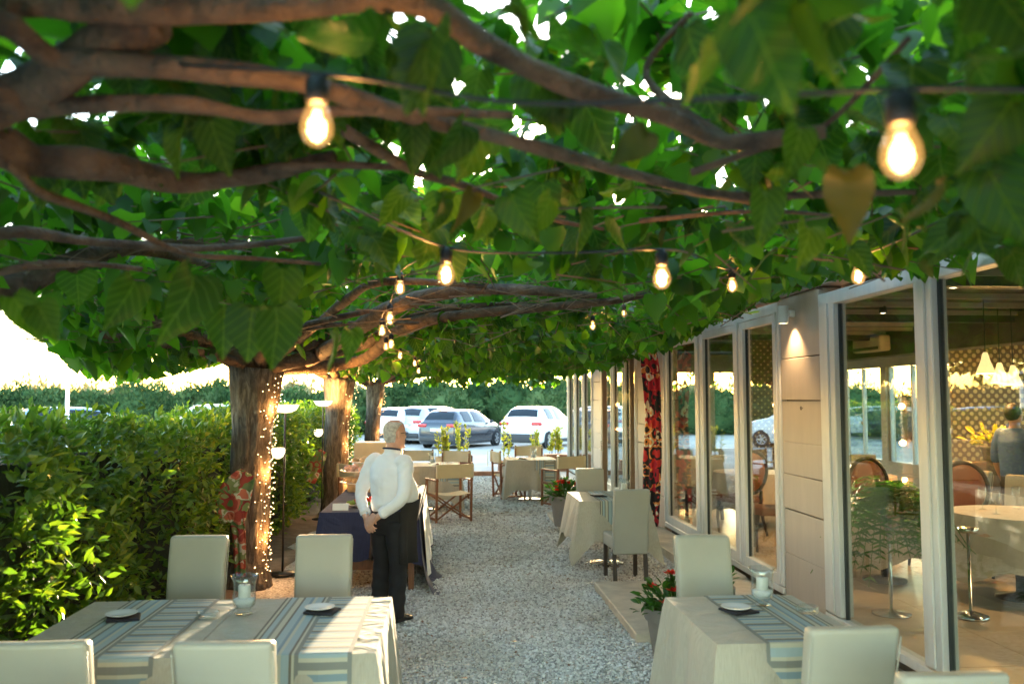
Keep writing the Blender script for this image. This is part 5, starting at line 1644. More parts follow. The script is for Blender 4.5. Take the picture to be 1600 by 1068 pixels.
def box_planter(loc, w, h, label, mat, seed, pot=False, ph=0.6, n=7, leaf='yellow_leaf'):
    t = thing('planter', label, 'planter', loc, 0, 'planters at the end of the path')
    if pot:
        pot_body(t, w * .35, w * .5, h, mat)
    else:
        m = MB()
        m.rbox((0, 0, h / 2), (w, w * .8, h), 0.01, 1)
        m.build('box', mat, t)
    r = random.Random(seed)
    for i in range(n):
        x = r.uniform(-.32, .32) * w; y = r.uniform(-.25, .25) * w; hh = ph * r.uniform(.6, 1.1)
        lean = r.uniform(-.12, .12)
        MB().tube([(x, y, h * .9), (x + lean, y, h + hh)], [0.006, 0.003], 5).build('stem', 'twig_bark', t)
        rs = np.random.default_rng(seed * 31 + i)
        k = 26
        f = rs.uniform(0.1, 1, k)
        P = np.column_stack([x + lean * f, np.full(k, y), h + hh * f]); d = rs.normal(0, 1, (k, 3)); d[:, 2] = np.abs(d[:, 2]) + .5
        bv = np.array([(0, 0, 0), (0.24, 0.45, 0.05), (0, 1, 0), (-0.24, 0.45, 0.05)])
        me = scatter_mesh('foliage', bv, np.array([(0, 1, 2, 3)]), P, frames(d, rs.normal(0, 1, (k, 3))), rs.uniform(.07, .13, k), leaf)
        o = link('foliage', me, t); o['kind'] = 'stuff'
def gp(u, v):
    p = atz(u, v, 0.0); return (p.x, p.y, 0.004)
p = gp(724, 742); box_planter((p[0], p[1], 0.004), 0.44, 0.48, 'rust brown square planter with a yellow-leaved shrub at the path end', 'rust_box', 1, ph=.75)
p = gp(700, 748); box_planter((p[0] - .1, p[1] - .6, 0.004), 0.34, 0.55, 'tall tan pot with a yellow-green shrub behind the far table', 'canvas', 2, True, .65)
p = gp(797, 738); box_planter((p[0] - .1, p[1], 0.004), 0.40, 0.30, 'low planter with thin upright yellow shoots beside the folding chair', 'rust_box', 3, ph=1.0, n=4)
p = gp(838, 735); box_planter((p[0], p[1], 0.004), 0.40, 0.38, 'planter with orange-tipped shoots in front of the white car wheel', 'terracotta', 4, ph=.62, n=6)
p = gp(868, 738); box_planter((p[0], p[1], 0.004), 0.55, 0.46, 'wide terracotta planter with bushy yellow-green shrub at the building corner', 'terracotta', 5, ph=.62, n=11)
p = gp(772, 728)
bd = thing('board_stand', 'low pale A-frame board standing at the kerb', 'board', (p[0], p[1], 0.0))
MB().bar((-.18, 0, 0.01), (-.18, .12, .42), .025).build('leg', 'canvas', bd); MB().bar((.18, 0, 0.01), (.18, .12, .42), .025).build('leg', 'canvas', bd)
MB().rbox((0, .05, .24), (.33, .02, .3), .004, 1, M=Matrix.Rotation(-.28, 3, 'X')).build('panel', 'plate_white', bd)

# ------------------------------------------------------------------ cars
def car(name, label, loc, rz, paint, L=4.06, Wd=1.73, H=1.45, suv=False, group='parked cars'):
    """tail at the origin, nose along +y"""
    t = thing(name, label, 'car', loc, rz, group)
    hw = Wd / 2
    k = H / 1.45
    gz = 0.20 if suv else 0.16
    st = [  # y, belt z, roof z, belt half width, roof half width
        (0.00, 0.60, 0.66, 0.80, 0.74), (0.03, 0.80, 0.86, 0.88, 0.80), (0.10, 0.92, 0.99, 0.93, 0.80), (0.16, 0.95, 1.03, 0.945, 0.78), (0.32, 0.97, 1.24, 0.96, 0.70),
        (0.50, 0.97, 1.40, 0.97, 0.64), (0.85, 0.96, 1.445, 0.98, 0.645), (1.3, 0.95, 1.45, 0.99, 0.65), (1.9, 0.93, 1.44, 1.0, 0.65), (2.35, 0.92, 1.38, 1.0, 0.63), (2.75, 0.93, 1.16, 0.99, 0.70),
        (3.0, 0.93, 0.99, 0.98, 0.78), (3.4, 0.86, 0.92, 0.95, 0.78), (3.75, 0.76, 0.82, 0.88, 0.70), (3.98, 0.62, 0.68, 0.74, 0.6), (4.06, 0.45, 0.50, 0.6, 0.5)]
    sy = L / 4.06
    S2 = []
    ys = [s[0] for s in st]
    fine = np.unique(np.concatenate([np.linspace(a, b, 4) for a, b in zip(ys[:-1], ys[1:])]))
    for y in fine:
        S2.append([y * sy] + [np.interp(y, ys, [s[j] for s in st]) for j in (1, 2, 3, 4)])
    def ring(s):
        y, zb, zr, wb, wr = s
        zb *= k; zr *= k; wb *= hw; wr *= hw
        nose = max(0, (y / sy - 3.6) / .46)
        tail = max(0, (0.1 - y / sy) / .1)
        z0 = gz + 0.14 * max(nose, tail)
        r = [(0, z0), (wb * .88, z0), (wb * .985, z0 + .08), (wb * 1.0, z0 + (zb - z0) * .55), (wb * .985, zb - .03), (wb * .965, zb), (wr + (wb - wr) * .45, zb + (zr - zb) * .55), (wr * 1.02, zr - (zr - zb) * .12), (wr * .86, zr - .008), (0, zr)]
        r = [(x, min(zz, zr)) for x, zz in r]
        return [(x, y, zz) for x, zz in r] + [(-x, y, zz) for x, zz in r[-2:0:-1]]
    MB().loft([ring(s) for s in S2]).build('body', paint, t, auto=55)
    # windows as panels on the greenhouse
    def strip(y0, y1, pa, pb, name, side):
        v = []; f = []
        for s in S2:
            y = s[0] / sy
            if y < y0 - 1e-6 or y > y1 + 1e-6: continue
            rg = ring(s)
            for q in (pa, (pa + pb) / 2, pb):
                i = int(math.floor(q)); fr = q - i
                a = Vector(rg[i]); b = Vector(rg[i + 1] if i + 1 < len(rg) else rg[i]); c = a.lerp(b, fr)
                v.append((side * (c.x + .012), c.y, c.z + .004))
        n = len(v) // 3
        for i in range(n - 1):
            for j in range(2):
                a = 3 * i + j; f.append((a, a + 1, a + 4, a + 3))
        MB().add(v, f).build(name, 'car_glass', t, smooth=True)
    for s in (-1, 1):
        strip(0.62, 1.38, 5.15, 6.95, 'window', s)
        strip(1.45, 2.42, 5.15, 6.95, 'window', s)
    def top(y0, y1, name, inset):
        v = []; f = []
        for s in S2:
            y = s[0] / sy
            if y < y0 - 1e-6 or y > y1 + 1e-6: continue
            rg = ring(s)
            w = rg[8][0] * inset * (1.1); z = max(p[2] for p in rg)
            dy = -.012 if y < 1 else .012
            v += [(-w, s[0] + dy, z - .012), (-w * .5, s[0] + dy, z + .008), (0, s[0] + dy, z + .012), (w * .5, s[0] + dy, z + .008), (w, s[0] + dy, z - .012)]
        n = len(v) // 5
        for i in range(n - 1):
            for j in range(4):
                a = 5 * i + j; f.append((a, a + 1, a + 6, a + 5))
        MB().add(v, f).build(name, 'car_glass', t, smooth=True)
    top(0.19, 0.47, 'rear_window', 1.0)
    top(2.38, 2.95, 'windscreen', 1.0)
    # lights, plate, bumper
    for s in (-1, 1):
        MB().rbox((s * hw * .74, 0.075, 0.86 * k), (0.40, 0.17, 0.13), 0.04, 2, shape=lambda c, s=s: (c.x, c.y + 0.10 * max(0, s * c.x) , c.z)).build('tail_light', 'tail_red', t, auto=60)
        MB().rbox((s * hw * .74, L - .30, 0.70 * k), (0.34, 0.3, 0.12), 0.03, 2, shape=lambda c, s=s: (c.x, c.y - 0.5 * max(0, s * c.x), c.z)).build('headlight', 'clear_glass', t)
        MB().rbox((s * (hw + .07), 2.62 * sy, 0.98 * k), (0.15, 0.09, 0.11), 0.03, 2).build('mirror', 'car_plastic', t)
        MB().rbox((s * hw * .995, 1.50 * sy, 0.80 * k), (0.03, 0.15, 0.03), 0.01, 1).build('door_handle', paint, t)
        MB().rbox((s * hw * .985, 1.75 * sy, gz + .07), (0.04, 1.9 * sy, 0.14), 0.015, 1).build('side_skirt', 'car_plastic', t)
    MB().rbox((0, 0.055, gz + .20), (Wd * .86, 0.16, 0.22 if not suv else .34), 0.05, 2).build('bumper', 'car_plastic', t, auto=60)
    MB().rbox((0, 0.005, 0.70 * k), (0.50, 0.02, 0.11), 0.004, 1).build('licence_plate', 'plate_white', t)
    MB().rbox((0, 0.46, 1.40 * k), (0.4, 0.05, 0.03), 0.01, 1).build('brake_light', 'tail_red', t)
    MB().tube([(0, 0.75 * sy, 1.43 * k), (0, 0.62 * sy, 1.60 * k)], 0.006, 5).build('aerial', 'car_plastic', t)
    wr = 0.33 if suv else 0.31
    for s in (-1, 1):
        for y in (0.72 * sy, 3.22 * sy):
            R = Matrix.Rotation(radians(90), 3, 'Y')
            MB().lathe([(wr + .055, -.01), (wr + .055, .012), (0.05, .012)], 24, (s * (hw * .955) - (0.0 if s > 0 else 0.0), y, wr), Matrix.Rotation(s * radians(90), 3, 'Y')).build('wheel_arch', 'car_plastic', t)
            w = MB().lathe([(wr * .62, .10), (wr * .9, .105), (wr, .07), (wr, -.07), (wr * .9, -.1), (wr * .6, -.1)], 24, (s * (hw - .09), y, wr), Matrix.Rotation(s * radians(90), 3, 'Y')).build('wheel', 'tyre', t, smooth=True)
            m = MB()
            for q in range(5):
                a = q * 2 * pi / 5
                m.bar((s * (hw + .005), y + .04 * cos(a), wr + .04 * sin(a)), (s * (hw + .0), y + wr * .6 * cos(a), wr + wr * .6 * sin(a)), 0.055, 0.02, (1, 0, 0))
            m.lathe([(0, .105), (.05, .105), (.05, .09)], 12, (s * (hw - .09), y, wr), Matrix.Rotation(s * radians(90), 3, 'Y'))
            m.lathe([(wr * .56, .09), (wr * .64, .1), (wr * .64, .08)], 24, (s * (hw - .09), y, wr), Matrix.Rotation(s * radians(90), 3, 'Y'))
            m.build('rim', 'rim_alloy', w)
    return t
def cz(u, v):
    p = atz(u, v, 0.0); return (p.x, p.y, 0.0)
p = cz(681, 701); car('parked_car', 'dark grey hatchback parked with its tail towards the terrace', (p[0], p[1], 0), radians(-31), 'paint_grey')
p = cz(812, 701); car('parked_car', 'white compact crossover with black lower bumper beside the building corner', (p[0], p[1], 0), radians(-30), 'paint_white', 4.12, 1.78, 1.57, True)
p = cz(628, 696); car('parked_car', 'silver white car behind the grey hatchback, mostly covered by the waiter', (p[0], p[1] + 1.2, 0), radians(-38), 'paint_silver', 4.5, 1.8, 1.55)
p = cz(586, 700); car('parked_car', 'white car glimpsed between slim trunk and waiter', (p[0], p[1] + 3, 0), radians(-30), 'paint_white', 4.2, 1.75, 1.5)
p = at(285, 640, 31); car('parked_car', 'white car whose roof shows above the hedge', (p.x, 31, 0), radians(-55), 'paint_white', 4.3, 1.8, 1.66)
p = at(8, 640, 26); car('parked_car', 'blue-grey car showing above the hedge at its near end', (p.x, 26, 0), radians(-60), 'paint_blue', 4.3, 1.8, 1.6)
p = at(960, 700, 34); car('parked_car', 'white car seen only through the end windows of the building', (p.x, 36, 0), radians(-25), 'paint_white', 4.3, 1.8, 1.55)
po = at(106, 600, 22); 
tag(MB().tube([(po.x, 22, 0), (po.x, 22, po.z + .4)], 0.05, 8).build('post', 'white_paint', smooth=True), 'thin white post standing beyond the hedge', 'post')

# ------------------------------------------------------------------ dining room
def round_cloth_table(loc, r, label, seed):
    t = thing('table', 'round pedestal table under the ' + label, 'table', loc)
    MB().lathe([(0, .70), (r - .02, .70), (r - .02, .725), (0, .725)], 28).build('tabletop', 'dark_wood', t)
    MB().lathe([(.2, 0), (.2, .02), (.035, .05), (.035, .70)], 16).build('column', 'dark_wood', t, smooth=True)
    v = []; f = []; n = 64
    for j in range(9):
        q = j / 8
        for i in range(n):
            a = 6.283 * i / n
            fo = 0.035 * sin(4 * a + seed) ** 2 + .02 * sin(9 * a + seed)
            rr = r + (0.004 if j else 0) + (0.02 + fo) * q
            v.append((rr * cos(a), rr * sin(a), .731 - (.008 if j else 0) - (.42 + .14 * sin(2 * a + seed) ** 2) * q))
    for j in range(8):
        for i in range(n):
            f.append((j * n + i, j * n + (i + 1) % n, (j + 1) * n + (i + 1) % n, (j + 1) * n + i))
    f.append(tuple(range(n)))
    o = MB().add(v, f).build('tablecloth', 'linen_inside', auto=50)
    o.location = loc
    tag(o, label, 'tablecloth', 'dining room tablecloths')
def wine_glass(loc, label):
    o = MB().lathe([(0.0, 0.002), (0.033, 0.003), (0.005, 0.01), (0.004, 0.09), (0.02, 0.105), (0.036, 0.135), (0.036, 0.16), (0.028, 0.20), (0.0265, 0.20), (0.034, 0.16), (0.034, 0.137), (0.0, 0.108)], 16).build('wine_glass', 'clear_glass', smooth=True)
    o.location = loc
    tag(o, label, 'wine glass', label)
TB = [((4.15, 8.0), .52, 'cream cloth behind the fern in the dining room'), ((4.95, 7.2), .55, 'cream cloth with hanging corner beside the steel ashtray stand'), ((5.35, 11.0), .5, 'cream cloth on the dining table deep behind the fern'), ((6.9, 10.9), .5, 'cream cloth on the dining table below the pendant lamps'),
      ((4.15, 11.6), .5, 'cream cloth on the dining table behind the middle sash'), ((4.2, 14.6), .5, 'cream cloth on the far dining table behind the door bay')]
for i, ((x, y), r, lab) in enumerate(TB):
    round_cloth_table((x, y, FZ + .004), r, lab, i * 1.3)
    for k in range(5):
        a = 6.28 * k / 5 + i
        wine_glass((x + .28 * cos(a), y + .28 * sin(a), FZ + .738), 'stemmed wine glass on the ' + lab)
def oval_chair(loc, rz, label):
    t = thing('oval_back_chair', label, 'chair', loc, rz, 'oval-backed dining chairs')
    MB().rbox((0, 0, .45), (.44, .44, .09), .035, 3).build('seat', 'brown_leather', t, auto=50)
    fr = []
    for i in range(25):
        a = 6.283 * i / 24
        fr.append((.22 * sin(a), -.24 - .06 * (cos(a) * .5 + .5), .80 - .27 * cos(a) * -1))
    MB().tube(fr, .022, 8, cap=False).build('back_frame', 'dark_wood', t, smooth=True)
    MB().ell((0, -.265, .80), (.20, .035, .25), 20, 10, Matrix.Rotation(.1, 3, 'X')).build('backrest', 'brown_leather', t, smooth=True)
    for sx in (-1, 1):
        MB().tube([(sx * .19, .18, .42), (sx * .2, .2, .2), (sx * .185, .19, 0)], [.028, .02, .014], 8).build('leg', 'dark_wood', t, smooth=True)
        MB().tube([(sx * .15, -.25, .56), (sx * .17, -.2, .42), (sx * .19, -.22, .2), (sx * .2, -.29, 0)], [.018, .026, .02, .015], 8).build('leg', 'dark_wood', t, smooth=True)
    return t
oc = oval_chair((5.15, 8.25, FZ + .004), pi * .85, 'brown leather oval-backed chair at the cloth beside the ashtray stand')
dup(oc, (3.72, 9.7, FZ + .004), 1.3, 'oval-backed chair just behind the sash next to the boarded pillar')
dup(oc, (3.75, 10.9, FZ + .004), .3, 'dark oval-backed chair behind the middle sash')
dup(oc, (4.6, 8.9, FZ + .004), pi, 'oval-backed chair on the far side of the fern table')
for k, (x, y, rz, lab) in enumerate([(5.6, 9.1, 1.9, 'pale dining chair between the cloth tables and the pendant lamps'), (6.3, 10.2, .8, 'pale dining chair nearest the low dark screen'), (5.72, 8.35, 2.2, 'pale dining chair in front of the person in blue'), (7.4, 10.2, 2.4, 'pale dining chair below the pendant lamps'), (4.9, 11.9, 2.6, 'grey dining chair deep in the room behind the fern'), (3.7, 12.3, .4, 'grey dining chair behind the narrow sash'), (5.9, 11.7, 3.0, 'pale dining chair by the bright back windows')]):
    dup(g0, (x, y, FZ + .004), rz, lab, 'upholstered chairs in the dining room')
# fern on a stand
ft = thing('fern', 'drooping green fern on a tall stand behind the glass', 'plant', (3.55, 6.75, FZ + .004))
MB().lathe([(0, 0), (.15, 0), (.15, .012), (.014, .03), (.014, .58), (.03, .62), (.15, .84), (.16, .86), (.14, .86), (0, .78)], 24).build('stand', 'steel', ft, smooth=True)
MB().lathe([(0, .80), (.145, .83), (0, .85)], 20).build('soil', 'soil', ft)
for i in range(48):
    a = i * 2.4; L = random.uniform(.35, .66); hgt = random.uniform(.05, .3); dr = random.uniform(.15, .55)
    P = [Vector((cos(a) * L * s, sin(a) * L * s * .8, .84 + hgt * sin(pi * min(1, s * 1.1)) - dr * s * s)) for s in np.linspace(0.03, 1, 16)]
    m = MB()
    m.tube(P, .003, 4)
    for j in range(1, 15):
        tg = (P[j + 1] - P[j - 1]).normalized(); sd = tg.cross(Vector((0, 0, 1))).normalized()
        w = .115 * sin(pi * (j + 2) / 18) ** .7
        for s in (-1, 1):
            m.add([P[j] - tg * .009, P[j] + sd * s * w * .6 - Vector((0, 0, .006)) + tg * .004, P[j] + sd * s * w - Vector((0, 0, .018)) + tg * .018, P[j] + tg * .010], [(0, 1, 2, 3)])
    m.build('frond', 'fern_leaf', ft)
at_ = thing('ashtray_stand', 'chrome ashtray stand with round foot behind the glass', 'ashtray stand', (4.12, 6.6, FZ + .004))
MB().lathe([(0, 0), (.13, 0), (.13, .02), (.05, .045), (.013, .06), (.013, .66), (0, .66)], 22).build('foot_pole', 'steel', at_, smooth=True)
MB().lathe([(0, .66), (.065, .66), (.075, .70), (.06, .70), (0, .68)], 22).build('bowl', 'steel', at_, smooth=True)
# air conditioner
ac = thing('air_conditioner', 'cream wall air conditioner on the dark bulkhead', 'air conditioner', (7.14, 13.8, 2.60))
MB().rbox((-.1, 0, .13), (.2, .95, .26), .04, 3).build('casing', 'ac_cream', ac, auto=50)
MB().box((-.203, 0, .05), (.01, .85, .05)).build('outlet_flap', 'bulkhead', ac)
# pendant lamps, ceiling spots
def pendant(loc, label, w):
    t = thing('pendant_lamp', label, 'pendant lamp', loc, 0, 'pendant lamps')
    MB().tube([(0, 0, .2), (0, 0, 2.94 - loc[2])], .006, 6).build('cord', 'black_metal', t)
    MB().lathe([(.02, .22), (.03, .20), (.05, .12), (.095, .0), (.10, -.02), (.094, -.02), (.045, .12), (.018, .2)], 22).build('shade', 'pendant_glow', t, smooth=True)
    point_light('glow', t, (0, 0, -.04), w, LAMP, .04)
pendant((6.05, 9.25, 2.12), 'cone pendant lamp hanging highest of the three in the dining room', 3)
pendant((6.45, 9.6, 2.02), 'middle cone pendant lamp of the three', 3)
pendant((6.75, 9.8, 2.0), 'cone pendant lamp nearest the polka dot partition', 3)
def spot(loc, label, w):
    t = thing('ceiling_spotlight', label, 'spotlight', loc, 0, 'ceiling spotlights')
    MB().lathe([(0, .08), (.04, .08), (.045, 0), (.04, 0), (0, .02)], 16).build('housing', 'black_metal', t, smooth=True)
    MB().lathe([(0, .004), (.036, .004), (0, -.004)], 14).build('lens', 'spot_glow', t)
    l = bpy.data.lights.new('spot', 'SPOT'); l.energy = w; l.color = (1, .62, .30); l.spot_size = radians(125); l.spot_blend = 0.6; l.shadow_soft_size = 0.05
    o = bpy.data.objects.new('spot', l); C.objects.link(o); o.parent = t; o.location = (0, 0, -.02)
for (x, y, lab) in [(5.0, 9.5, 'lit ceiling spotlight in line with the fern'), (4.5, 7.3, 'lit ceiling spotlight close above the glass front'), (5.0, 12.6, 'lit ceiling spotlight behind the middle sash'), (6.2, 5.5, 'lit ceiling spotlight at the near end of the dining room'), (5.0, 16.5, 'lit ceiling spotlight behind the door bay')]:
    spot((x, y, 2.80), lab, 6.5)
# plant and flowers inside
pt = thing('potted_plant', 'bushy yellow-green potted plant inside on the low screen', 'plant', (6.5, 9.9, 1.085))
pot_body(pt, .08, .11, .16)
leafy(pt, 70, .28, (0, 0, .18), .14, 'yellow_leaf', seed=12)
# ------------------------------------------------------------------ the waiter
def remesh(mb, name, mat, parent, vox=0.012, smooth=6, folds=0.0):
    me = mb.mesh('tmp', None)
    o = bpy.data.objects.new('tmp', me); C.objects.link(o)
    bm = bmesh.new(); bm.from_mesh(me); bmesh.ops.recalc_face_normals(bm, faces=bm.faces); bm.to_mesh(me); bm.free()
    r = o.modifiers.new('r', 'REMESH'); r.mode = 'VOXEL'; r.voxel_size = vox; r.use_smooth_shade = True
    s = o.modifiers.new('s', 'SMOOTH'); s.iterations = smooth; s.factor = 0.5
    dg = bpy.context.evaluated_depsgraph_get()
    me2 = bpy.data.meshes.new_from_object(o.evaluated_get(dg))
    bpy.data.objects.remove(o)
    me2.name = name
    if folds:
        n_ = len(me2.vertices); co = np.empty(n_ * 3, np.float32); no = np.empty(n_ * 3, np.float32)
        me2.vertices.foreach_get('co', co); me2.vertices.foreach_get('normal', no)
        co = co.reshape(-1, 3); no = no.reshape(-1, 3)
        x, y, z = co.T
        w = np.sin(46 * z + 16 * x + 3 * np.sin(11 * y + 5 * z)) + 0.7 * np.sin(71 * z - 25 * x + 4 * np.sin(13 * x)) + 0.6 * np.sin(30 * x + 18 * z)
        amp = folds * (0.35 + 0.65 * np.clip(np.abs(np.sin(5 * z + 3 * x)), 0, 1))
        co = co + no * (np.sign(w) * np.abs(w) ** 0.8 * amp)[:, None]
        me2.vertices.foreach_set('co', co.ravel()); me2.update()
    me2.materials.clear(); me2.materials.append(MATS[mat])
    me2.polygons.foreach_set('use_smooth', [True] * len(me2.polygons))
    return link(name, me2, parent)

def oval(c, rx, ry, n=24, tilt=0.0, px=2.0, back=1.0, front=1.0):
    out = []
    for i in range(n):
        a = 2 * pi * i / n
        x = rx * cos(a); y = ry * sin(a)
        y *= front if y > 0 else back
        out.append((c[0] + x, c[1] + y, c[2] + tilt * y))
    return out

def limb(mb, pts, rad, n=14):
    sp = spline(pts, 5)
    mb.tube(sp, lerp_list(rad, len(sp)), n)
    for p, r in ((sp[0], rad[0]), (sp[-1], rad[-1])):
        mb.ell(p, (r, r, r), 12, 8)

def hand(mb, wrist, d, up, s=1, curl=0.9, thumb=1):
    """palm leaving the wrist along d, back of the hand towards up; five bent fingers"""
    d = Vector(d).normalized(); up = Vector(up); up = (up - d * up.dot(d)).normalized(); x = d.cross(up)
    M = Matrix((x, d, up)).transposed()
    w = Vector(wrist)
    def L(a, b, c): return w + M @ Vector((a, b, c)) * s
    mb.loft([[L(cos(t) * rx, y, sin(t) * rz) for t in np.linspace(0, 2 * pi, 14, endpoint=False)] for y, rx, rz in ((-0.01, .026, .02), (.02, .032, .018), (.05, .041, .016), (.085, .042, .014), (.095, .036, .011))])
    for i, (fx, ln) in enumerate(((-.031, .068), (-.0105, .078), (.0105, .074), (.030, .058))):
        a0 = curl * 0.35
        P = [Vector((fx, .082, 0))]; ang = a0
        for q in (.45, .32, .25):
            P.append(P[-1] + Vector((fx * .06, cos(ang) * ln * q, -sin(ang) * ln * q))); ang += curl * .75
        mb.tube([L(*p) for p in P], [.0098 * s, .0092 * s, .0085 * s, .0072 * s], 8)
        mb.ell(L(*P[-1]), (.0075 * s,) * 3, 8, 6)
    t = thumb
    P = [(t * .024, .018, -.002), (t * .052, .042, -.012), (t * .060, .070, -.022), (t * .054, .094, -.030)]
    mb.tube([L(*p) for p in P], [.014 * s, .0125 * s, .0105 * s, .008 * s], 8)
    mb.ell(L(*P[-1]), (.0082 * s,) * 3, 8, 6)

def waiter():
    p = at(607, 960, 7.15)
    t = thing('person', 'waiter in white shirt, black trousers and apron, hands clasped behind his back', 'person', (p.x, 7.15, 0.012), radians(-38))
    t.scale = (.958,) * 3
    # --- body: head, neck, core, arms, hands, legs as one surface; faces +y, head turned a little further
    b = MB()
    HZ = 1.575      # centre of the head
    hr = Matrix.Rotation(radians(-20), 3, 'Z')
    hc = Vector((0.0, 0.06, HZ))
    def H(x, y, z): return hc + hr @ Vector((x, y, z))
    rings = []
    for z, rx, fr, bk in ((-.125, .045, .065, .045), (-.11, .055, .085, .06), (-.085, .064, .093, .075), (-.05, .070, .094, .088), (-.015, .074, .092, .097), (.02, .077, .094, .101), (.055, .076, .092, .099), (.085, .068, .080, .088), (.108, .050, .058, .066), (.122, .025, .03, .035)):
        rings.append([H(rx * cos(a), (fr if sin(a) > 0 else bk) * sin(a), z) for a in np.linspace(0, 2 * pi, 24, endpoint=False)])
    b.loft(rings)
    b.loft([[H(w * cos(a), .085 + dd * max(0, sin(a)) + .0, z) for a in np.linspace(0, 2 * pi, 12, endpoint=False)] for z, w, dd in ((-.045, .006, .004), (-.035, .016, .028), (-.02, .013, .030), (.0, .009, .020), (.03, .007, .006))])   # nose
    b.ell(H(0, .082, -.072), (.026, .014, .008), 10, 6, hr); b.ell(H(0, .082, -.112), (.022, .02, .016), 10, 6, hr)
    for s in (-1, 1):
        b.ell(H(s * .084, -.004, -.01), (.011, .022, .036), 10, 8, hr @ Matrix.Rotation(s * .3, 3, 'Z'))
        b.ell(H(s * .03, .080, .012), (.018, .012, .010), 8, 6, hr)
    b.loft([oval((0, .01, 1.36), .085, .075), oval((0, .015, 1.40), .062, .062), oval((0, .028, 1.46), .056, .06), oval((0, .042, 1.50), .056, .062)])
    # core and legs (inside the clothes)
    b.loft([oval((0, .03, .86), .13, .11), oval((0, .05, 1.0), .15, .14), oval((0, .02, 1.2), .15, .11), oval((0, 0, 1.36), .12, .07)])
    for s in (-1, 1):
        limb(b, [(s * .085, .0, .88), (s * .09, .015, .48), (s * .095, -.01, .09)], [.075, .05, .035])
    # arms: shoulder, elbow, wrist behind the back
    A = {}
    for s in (-1, 1):
        sh = Vector((s * .195, -.01, 1.335)); el = Vector((s * .236, -.105, 1.065)); wr = Vector((s * .065, -.225 if s > 0 else -.215, .90 if s > 0 else .885))
        A[s] = (sh, el, wr)
        limb(b, [sh, el, wr], [.045, .04, .026])
    hand(b, A[1][2], (-.75, -.12, -.42), (-.1, -1, .2), 1.0, .8, 1)
    hand(b, A[-1][2], (.62, -.30, -.72), (.1, -1, .1), 1.0, .9, -1)
    remesh(b, 'body', 'skin', t, .0065, 3)
    # --- shirt
    m = MB()
    m.loft([oval((0, .045, .93), .175, .160, back=1.1), oval((0, .07, .99), .195, .200, back=1.08), oval((0, .075, 1.06), .200, .212, back=1.02), oval((0, .055, 1.13), .200, .195, back=1.05), oval((0, .025, 1.21), .198, .160, back=1.08), oval((0, .01, 1.29), .196, .130, back=1.05),
            oval((0, .008, 1.345), .178, .100), oval((0, .01, 1.385), .125, .080), oval((0, .015, 1.41), .08, .072)])
    for s in (-1, 1):
        sh, el, wr = A[s]
        limb(m, [sh + Vector((-s * .04, 0, .01)), sh + Vector((0, -.01, -.03)), el, wr.lerp(el, .22)], [.070, .070, .055, .041], 16)
        d = (wr - el).normalized()
        c = wr.lerp(el, .24)
        m.tube([c - d * .035, c + d * .02], [.047, .046], 16)
    m.loft([oval((0, .014, 1.385), .082, .074), oval((0, .022, 1.43), .068, .070), oval((0, .026, 1.452), .066, .068)])
    remesh(m, 'shirt', 'white_shirt', t, .0075, 4, .0030)
    # --- trousers
    m = MB()
    m.loft([oval((0, .045, .95), .168, .150, back=.92), oval((0, .04, .88), .178, .15), oval((0, .02, .80), .176, .14), oval((0, .01, .74), .165, .125)])
    for s in (-1, 1):
        m.loft([oval((s * .082, .0, .84), .095, .12), oval((s * .088, .005, .68), .090, .105), oval((s * .092, .02, .48), .076, .085), oval((s * .095, .0, .28), .070, .078), oval((s * .097, -.012, .10), .066, .074), oval((s * .097, -.012, .045), .067, .078)])
    remesh(m, 'trousers', 'black_trousers', t, .010, 4, .003)
    # --- apron round the front and sides
    v = []; f = []
    rows = [(1.005, .205, .255, .07), (.93, .20, .235, .06), (.80, .20, .20, .04), (.64, .205, .19, .03), (.50, .215, .185, .03)]
    n = 28
    for k, (z, rx, ry, cyy) in enumerate(rows):
        for i in range(n + 1):
            a = radians(-52 + 284 * i / n) if False else radians(-38 + 256 * i / n)
            wv = .008 * sin(i * 1.1) * k
            v.append(((rx + wv) * cos(a), cyy + (ry + wv) * sin(a) * (1 if sin(a) > 0 else .8), z - (0.05 * max(0, sin(a)) * -1 if k == 0 else 0)))
    for k in range(len(rows) - 1):
        for i in range(n):
            q = k * (n + 1) + i; f.append((q, q + 1, q + n + 2, q + n + 1))
    o = MB().add(v, f).build('apron', 'apron_black', t, smooth=True)
    so = o.modifiers.new('thick', 'SOLIDIFY'); so.thickness = .004
    sp_ = [(0.206 * cos(a), .06 + .19 * sin(a) * .92, .965) for a in np.linspace(radians(-150), radians(-30), 16)]
    m = MB()
    for z in (.95, .985):
        pass
    m.loft([[(x, y - .002, .935), (x, y - .006, .935), (x, y - .006, .985), (x, y - .002, .985)] for x, y, z in sp_])
    m.build('apron_band', 'navy_strap', t)
    m = MB().tube([(0.07 * cos(a), 0.022 + .074 * sin(a), 1.448 + .012 * -sin(a)) for a in np.linspace(0, 2 * pi, 25)], .0085, 6, cap=False)
    m.build('neck_strap', 'navy_strap', t, smooth=True)
    # --- hair: cap over back and sides, thin on the crown
    m = MB(); rg = []
    for z, k in ((-.075, 1.02), (-.05, 1.05), (-.02, 1.07), (.02, 1.07), (.055, 1.07), (.088, 1.07), (.106, .99), (.114, .93)):
        q = [r for r in ((-.125, .045, .065, .045), (-.085, .064, .093, .075), (-.05, .070, .094, .088), (-.015, .074, .092, .097), (.02, .077, .094, .101), (.055, .076, .092, .099), (.085, .068, .080, .088), (.108, .050, .058, .066), (.132, .018, .02, .025))]
        zs = [a[0] for a in q]
        rx = np.interp(z, zs, [a[1] for a in q]) * k; fr = np.interp(z, zs, [a[2] for a in q]) * k; bk = np.interp(z, zs, [a[3] for a in q]) * (k + .02)
